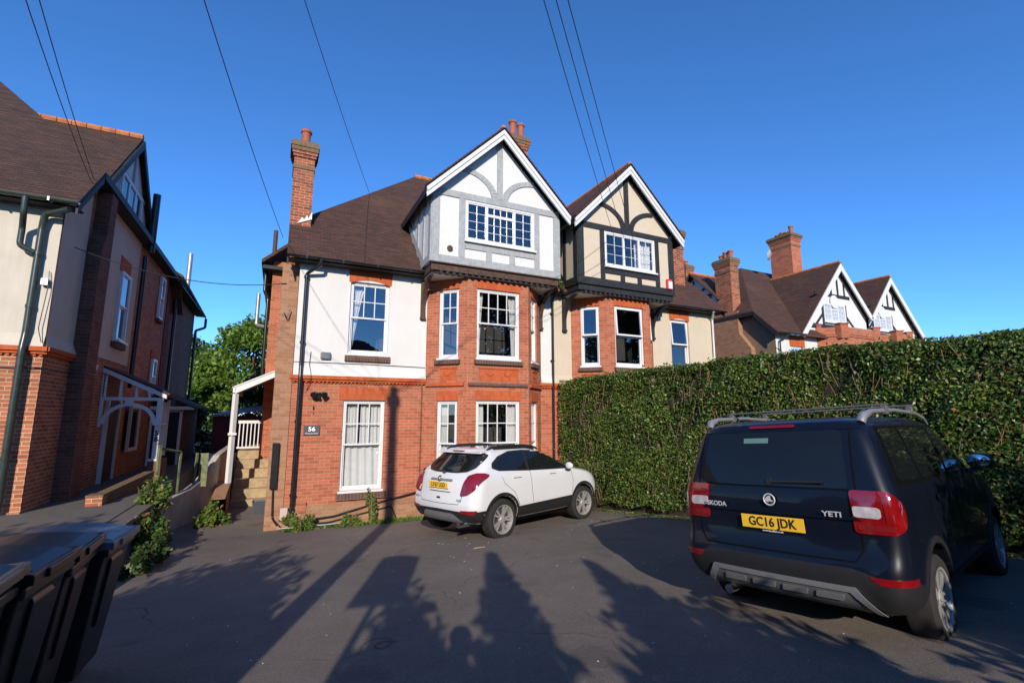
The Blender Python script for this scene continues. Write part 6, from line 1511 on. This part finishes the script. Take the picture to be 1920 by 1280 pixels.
# ------------------------------------------------------------------ wheelie bins
def make_bin(x, y, z, rot, body, lid, label, lidang=0.0, sticker=False):
    R = empty('wheelie_bin', (x, y, z), label, 'wheelie bin', 'row of wheelie bins'); R.rotation_euler = (0, 0, rad(rot)); R.scale = (1, 1, 1.05)
    # local: front towards +x, width along y
    m = MB(); h = .93
    def ring(z_, x0, x1, w): return [(x0, -w, z_), (x1, -w, z_), (x1, w, z_), (x0, w, z_)]
    rs = [ring(.06, -.24, .22, .215), ring(.40, -.28, .27, .245), ring(.80, -.325, .325, .272), ring(h-.07, -.335, .34, .278)]
    vs = [p for r in rs for p in r]; fs = [(0, 3, 2, 1)]
    for j in range(len(rs)-1):
        for i in range(4): fs.append((4*j+i, 4*j+(i+1) % 4, 4*(j+1)+(i+1) % 4, 4*(j+1)+i))
    m.add(vs, fs)
    # rolled rim in two steps and vertical ribs
    m.box(-.355, .365, -.298, .298, h-.075, h-.02); m.box(-.345, .355, -.288, .288, h-.02, h)
    m.add([(.262, -.10, .35), (.262, .10, .35), (.33, .12, .82), (.33, -.12, .82), (.285, -.11, .36), (.285, .11, .36), (.345, .13, .80), (.345, -.13, .80)], [(4, 5, 6, 7), (0, 1, 5, 4), (1, 2, 6, 5), (2, 3, 7, 6), (3, 0, 4, 7)])
    b = m.build('body', body, None, world=False, bevel=.012); b.parent = R
    L = bpy.data.objects.new('lid', None)
    m = MB()
    n = 10; P = []
    for i in range(n+1):
        t = i/n; P.append((.74*t, .018+.075*math.sin(math.pi*min(1, t*1.0))**.7*(1-.35*t)))
    W = .296
    for k in range(n):
        (x0, z0), (x1, z1) = P[k], P[k+1]
        for (ya, yb, da, db) in ((-W, -W*.78, -.03, 0), (-W*.78, W*.78, 0, 0), (W*.78, W, 0, -.03)):
            m.quad((x0, ya, z0+da), (x1, ya, z1+da), (x1, yb, z1+db), (x0, yb, z0+db))
    m.slab([(-.01, -W-.008, .0), (.765, -W-.008, .0), (.765, W+.008, .0), (-.01, W+.008, .0)], .018, (0, 0, 1)); m.box(.745, .785, -.17, .17, -.03, .014)
    m.box(.745, .77, -W-.01, W+.01, -.035, .014)
    for s_ in (-1, 1): m.box(0, .76, s_*(W+.004)-.006, s_*(W+.004)+.006, -.035, .012)
    l_ = m.build('lid', lid, None, world=False, bevel=.005); l_.parent = R; l_.location = (-.375, 0, h+.012); l_.rotation_euler = (0, rad(-lidang), 0)
    m = MB(); m.tube([(-.40, -.26, h+.01), (-.40, .26, h+.01)], .016, 8); 
    for yy in (-.24, 0, .24): m.box(-.42, -.345, yy-.025, yy+.025, h-.03, h+.03)
    q = m.build('handle', body, None, world=False); q.parent = R
    for s_ in (-1, 1):
        m = MB(); m.lathe([(.0, -.02), (.085, -.02), (.10, -.012), (.10, .012), (.085, .02), (0, .02)], (0, 0, 0), 20, 'y'); q = m.build('wheel', 'tyre', None, world=False, smooth=True); q.parent = R; q.location = (-.27, s_*.22, .10)
    if sticker:
        m = MB(); m.add([(.293, -.13, .40), (.293, .13, .40), (.317, .13, .60), (.317, -.13, .60)], [(0, 1, 2, 3)]); q = m.build('label_sticker', 'white_label', None, world=False); q.parent = R
    return R
BX = -1.42
make_bin(BX+.03, 4.93, gz(0, 4.93), -3, 'bin_grey', 'bin_lid_blue', 'grey wheelie bin with shiny blue-grey lid, farthest in the row')
make_bin(BX-.03, 4.30, gz(0, 4.30)-.01, 2, 'bin_brown_rim', 'bin_lid_dark', 'dark wheelie bin with a black lid and brown rim, second from the far end', 2.5)
make_bin(BX-.01, 3.68, gz(0, 3.68)+.01, -2, 'bin_grey', 'bin_lid_dark', 'black-lidded wheelie bin in the middle of the row', 1)
make_bin(BX-.03, 3.06, gz(0, 3.06)-.01, 3, 'bin_green', 'bin_lid_green', 'dark green wheelie bin with glossy domed lid, next to the nearest one', 3.5)
make_bin(BX+.03, 2.43, gz(0, 2.43), -1, 'bin_green', 'bin_lid_faded', 'green wheelie bin with faded lid and white label, nearest in the row', 6, True)

# ------------------------------------------------------------------ overhead cables and the pole behind the viewpoint
PT = Vector((-1.80, -.03, 7.57))
def cable(p, q, sag, label, r=.0065, n=24):
    p, q = Vector(p), Vector(q); m = MB(); m.tube([p.lerp(q, i/n)-Vector((0, 0, sag*4*(i/n)*(1-i/n))) for i in range(n+1)], r, 6)
    tag(m.build('overhead_cable', 'cable', None, uv=False), label, 'cable', 'overhead cables')
cable(PT, (-3.75, 12.3, 6.45), .30, 'upper of the twin cables running to the left house roof')
cable(PT+Vector((-.15, 0, -.1)), (-3.78, 12.4, 6.35), .38, 'lower of the twin cables running to the left house roof')
cable(PT+Vector((-.2, 0, 0)), (-.15, 12.7, 6.0), .28, 'single cable running to the left corner of the middle house')
cable(PT+Vector((-.3, 0, .05)), (2.2, 15.0, 8.70), .22, 'single cable running to the roof slope of the middle house')
cable(PT+Vector((-.05, 0, 0)), (8.75, 10.97, 6.95), .25, 'leftmost of three cables running to the cream gable')
cable(PT+Vector((.0, 0, .05)), (9.2, 10.97, 6.7), .20, 'middle of three cables running to the cream gable')
cable(PT+Vector((.05, 0, .1)), (9.6, 10.97, 6.6), .16, 'rightmost of three cables running to the cream gable')
cable((-3.92, 12.2, 5.0), (.0, 12.2, 4.72), .30, 'slack cable strung between the left house and the middle house', .009)
cable((34, 16, 6.8), (95, 50, 11), .5, 'faint distant cable right of the far gables', .03)
R = empty('utility_pole', (-1.80, -.03, .12), 'wooden utility pole with cables, just behind the viewpoint', 'pole')
m = MB(); m.tube([(-1.80, -.03, 0), (-1.80, -.03, 4.0), (-1.80, -.03, 7.75)], [.15, .13, .10], 14); m.build('shaft', 'pole_wood', R, smooth=True)
m = MB(); m.lathe([(.16, 7.3), (.16, 7.5)], (-1.80, -.03, 0), 16); m.build('bracket', 'metal_galv', R)
for z in (3.0, 3.5, 4.0, 4.5, 5.0, 5.5): m = MB(); m.tube([(-1.97, -.03, z), (-1.62, -.03, z)], .012, 6); m.build('step', 'metal_galv', R)
R = empty('sign_board', (-1.34, -1.0, .12), 'estate agent style board on a timber post behind the viewpoint', 'sign')
m = MB(); m.box(-1.37, -1.31, -1.10, -1.06, 0, 2.9); m.build('post', 'paint_offwhite', R)
m = MB(); P = [(-1.61, -1.01, 2.62), (-1.03, -1.07, 2.60), (-1.03, -1.07, 3.41), (-1.35, -1.035, 3.50), (-1.61, -1.01, 3.48)]
m.add(P+[(x, y-.03, z) for x, y, z in P], [(0, 1, 2, 3, 4), (9, 8, 7, 6, 5), (0, 5, 6, 1), (1, 6, 7, 2), (2, 7, 8, 3), (3, 8, 9, 4), (4, 9, 5, 0)]); m.build('panel', 'sign_white', R)
# shrubs and trees of the front garden, behind the viewpoint
def conifer(name, x, y, z, h, r, n, seed, label, mat='leaf_dark', size=.10, pw=.8):
    R = empty(name, (x, y, z), label, 'tree'); rr = np.random.RandomState(seed)
    m = MB(); m.tube([(x, y, z-.1), (x, y, z+h*.9)], .05, 6, r2=.01); 
    for k in range(40):
        t = .1+.85*k/40; a = k*2.4; rr_ = r*(1-t)**pw; m.tube([(x, y, z+h*t), (x+rr_*math.cos(a), y+rr_*math.sin(a), z+h*t+.1)], .012, 4)
    m.build('trunk', 'bark', R)
    t = rr.rand(n)**1.1; a = rr.rand(n)*6.28; q = r*(1-t)**pw*rr.rand(n)**.4*(.72+.65*np.sin(a*3+t*31)**2)
    leaves('crown', np.stack([x+q*np.cos(a), y+q*np.sin(a), z+h*(.05+.95*t)], 1), size, mat, R, seed+1, up=.2); return R
def shadowpt(x, y, z, zt):   # where an object of top height zt must stand to shade (x,y,z)
    d = (zt-z)/math.tan(rad(SUN_EL)); return x-d*math.sin(rad(SUN_AZ)), y-d*math.cos(rad(SUN_AZ))
def laurel(name, x, y, z, rx, ry, h, n, seed, label, size=.11):
    R = empty(name, (x, y, z), label, 'shrub'); rr = np.random.RandomState(seed)
    m = MB(); pr = random.Random(seed)
    for k in range(14):
        a = pr.random()*6.28; m.tube([(x, y, z-.1), (x+rx*.5*math.cos(a), y+ry*.5*math.sin(a), z+h*.6), (x+rx*.7*math.cos(a), y+ry*.7*math.sin(a), z+h*.9)], [.03, .02, .008], 5)
    m.build('stems', 'bark', R)
    d = rr.randn(n, 3); d /= np.linalg.norm(d, axis=1)[:, None]; q = d*rr.rand(n, 1)**.35; q[:, 2] = np.abs(q[:, 2])
    lum = 1+.10*np.sin(d[:, 0]*7+d[:, 2]*5)+.08*np.sin(d[:, 1]*9)
    leaves('foliage', q*np.array([rx, ry, h])*lum[:, None]+np.array([x, y, z]), size, 'leaf_dark', R, seed+1, up=.3); return R
# left mass shading the drive in front of the bins
laurel('laurel_shrub', -3.3, .15, .0, 1.6, .95, 3.15, 22000, 51, 'large dark evergreen shrub left of the viewpoint')
laurel('laurel_shrub.001', -3.6, -1.6, .0, .95, 1.2, 2.0, 8000, 52, 'second evergreen shrub behind the left one')
laurel('laurel_shrub.005', -5.7, 2.4, -.05, 1.5, 1.3, 3.3, 14000, 57, 'tall evergreen shrub in the garden of the left house beside the viewpoint')
# front boundary hedge behind the viewpoint
laurel('laurel_shrub.002', -.98, -1.25, .1, .58, .45, 2.45, 9000, 53, 'rounded shrub below the estate board')
laurel('laurel_shrub.003', 1.5, -1.7, .1, 1.35, .6, 2.1, 13000, 54, 'low wide shrub right of the photographer')
laurel('laurel_shrub.004', 5.0, -1.7, .1, 1.9, .8, 2.9, 18000, 55, 'tall wide shrub behind the dark car')
conifer('conifer', *shadowpt(3.1, 7.1, -.45, 3.6), .0, 3.6, .62, 2600, 61, 'narrow ragged conifer behind the viewpoint', size=.12)
conifer('conifer.001', *shadowpt(4.0, 5.8, -.38, 3.6), .0, 3.6, .8, 2400, 62, 'open ragged conifer right of the first', size=.12)
tree('tree.005', 3.4, -6.8, 0, 4.6, 1.7, 6000, 'leaf_dark', 'street tree behind the dark car', 63, size=.15, clumps=45)
tree('tree.006', 7.4, -5.6, 0, 5.6, 2.0, 7000, 'leaf_dark', 'street tree shading the near end of the hedge', 64, size=.15, clumps=55)
for k, (x, y, h, r) in enumerate(((13.5, -6, 10.5, 3.6), (18, 0, 9, 3.2), (-17, -7, 11, 4.2))):  # unseen tall trees added to block sky light and deepen the shade
    tree('tree.%03d' % (20+k), x, y, 0, h, r, 9000, 'leaf_dark', ['tall tree beyond the hedge behind the viewpoint', 'tall tree far behind the hedge to the right', 'tall tree far to the left behind the viewpoint'][k], 90+k, size=.24, clumps=50)
# across the road: a house and trees that the windows reflect
OH = empty('house.004', (4, -32, 0), 'brick house with dark hipped roof across the road behind the viewpoint', 'house')
m = MB(); m.box(-2, 12, -40, -30, -.1, 7.0); m.build('wall', 'brick_red', OH)
m = MB(); m.slab([(-2.4, -29.6, 6.9), (12.4, -29.6, 6.9), (9, -34.5, 10.4), (2, -34.5, 10.4)], .1, (0, 0, -1)); m.slab([(-2.4, -40, 6.9), (-2.4, -29.6, 6.9), (2, -34.5, 10.4)], .1, (0, 0, -1)); m.slab([(12.4, -29.6, 6.9), (12.4, -40, 6.9), (9, -34.5, 10.4)], .1, (0, 0, -1)); m.slab([(12.4, -40, 6.9), (-2.4, -40, 6.9), (2, -34.5, 10.4), (9, -34.5, 10.4)], .1, (0, 0, -1)); m.box(.5, 1.4, -34, -33, 9, 11.6); m.build('roof', 'roof_tiles', OH)
for k, (x, y, h, r) in enumerate(((-7, -27, 6.5, 3.2), (16, -28, 5.6, 3.2), (23, -26, 5, 2.6), (-15, -30, 7.5, 4))):
    tree('tree.%03d' % (7+k), x, y, 0, h, r, 5000, 'leaf_dark', ['tree across the road left of the opposite house', 'tree across the road right of the opposite house', 'smaller tree across the road at the far right', 'broad tree across the road at the far left'][k], 70+k, size=.32, clumps=40)

for k in range(9):
    x = -46+k*10+(k % 3)*1.7; h = 9.4+((k*37) % 5)*.35
    if -4 < x < 14: continue
    if x > 12: h *= .62
    tree('tree.%03d' % (30+k), x, -33-(k % 2)*2, 0, h, 4.6, 4200, 'leaf_dark', 'broad roadside tree in the row across the road, %s from its left end' % ['first', 'second', 'third', 'fourth', 'fifth', 'sixth', 'seventh', 'eighth', 'ninth'][k], 120+k, size=.46, clumps=40, group='trees in the row across the road')

# ------------------------------------------------------------------ the photographer
def person():
    R = empty('person', (-.03, -.16, .12), 'person in a dark jacket taking the photograph, standing behind the viewpoint', 'person'); R.rotation_euler = (0, 0, rad(-25.97))
    def skin(name, V, E, rads, mat, root=0, sub=2):
        me = bpy.data.meshes.new(name); me.from_pydata(V, E, []); o = bpy.data.objects.new(name, me); COL.objects.link(o); o.parent = R
        sk = o.modifiers.new('skin', 'SKIN'); sk.use_smooth_shade = True
        for i, r in enumerate(rads):
            rr = r if isinstance(r, tuple) else (r, r); me.skin_vertices[0].data[i].radius = rr
        me.skin_vertices[0].data[root].use_root = True
        s_ = o.modifiers.new('sub', 'SUBSURF'); s_.levels = sub; s_.render_levels = sub; me.materials.append(M[mat]); return o
    # local: y forward, feet at z=0; head centre at z 1.56
    V = [(0, -.10, .92), (0, -.11, 1.10), (0, -.12, 1.28), (0, -.12, 1.40), (0, -.09, 1.48), (0, -.05, 1.56), (0, -.045, 1.62),
         (.17, -.12, 1.36), (.28, -.05, 1.16), (.13, .03, 1.44), (-.17, -.12, 1.36), (-.28, -.05, 1.16), (-.13, .03, 1.44),
         (.09, -.10, .86), (.11, -.08, .48), (.12, -.12, .10), (.13, -.02, .04), (-.09, -.10, .86), (-.11, -.08, .48), (-.12, -.12, .10), (-.13, -.02, .04)]
    E = [(0, 1), (1, 2), (2, 3), (3, 4), (4, 5), (5, 6), (3, 7), (7, 8), (8, 9), (3, 10), (10, 11), (11, 12), (0, 13), (13, 14), (14, 15), (15, 16), (0, 17), (17, 18), (18, 19), (19, 20)]
    rd = [(.16, .11), (.15, .10), (.17, .11), (.13, .09), .05, (.085, .10), (.08, .095), .06, .048, .033, .06, .048, .033, .085, .06, .042, .045, .085, .06, .042, .045]
    b = skin('body', V, E, rd, 'jacket')
    m = MB(); m.lathe([(0, -.02), (.06, -.015), (.095, .03), (.10, .08), (.07, .13), (0, .145)], (0, -.06, 1.57), 20); o = m.build('hair', 'hair', None, world=False, smooth=True); o.parent = R
    m = MB(); m.lathe([(0, -.12), (.04, -.115), (.07, -.05), (.075, .02), (.06, .06), (0, .08)], (0, -.035, 1.56), 18); m.add([(-.012, .03, 1.53), (.012, .03, 1.53), (0, .058, 1.515), (0, .03, 1.57)], [(0, 1, 2), (0, 2, 3), (1, 3, 2)]); o = m.build('face', 'skin', None, world=False, smooth=True); o.parent = R
    for s_ in (-1, 1):
        for k in range(5):
            a = k*.022; V = [(s_*.12, .035, 1.44), (s_*(.095-.004*k), .055, 1.455+a), (s_*.07, .07, 1.458+a), (s_*.05, .06, 1.46+a)]
            skin('finger', V, [(0, 1), (1, 2), (2, 3)], [.012, .009, .008, .007], 'skin', sub=1)
    m = MB(); m.box(-.065, .065, .045, .10, 1.475, 1.565); o = m.build('camera_body', 'gutter_black', None, world=False, bevel=.01); o.parent = R
person()
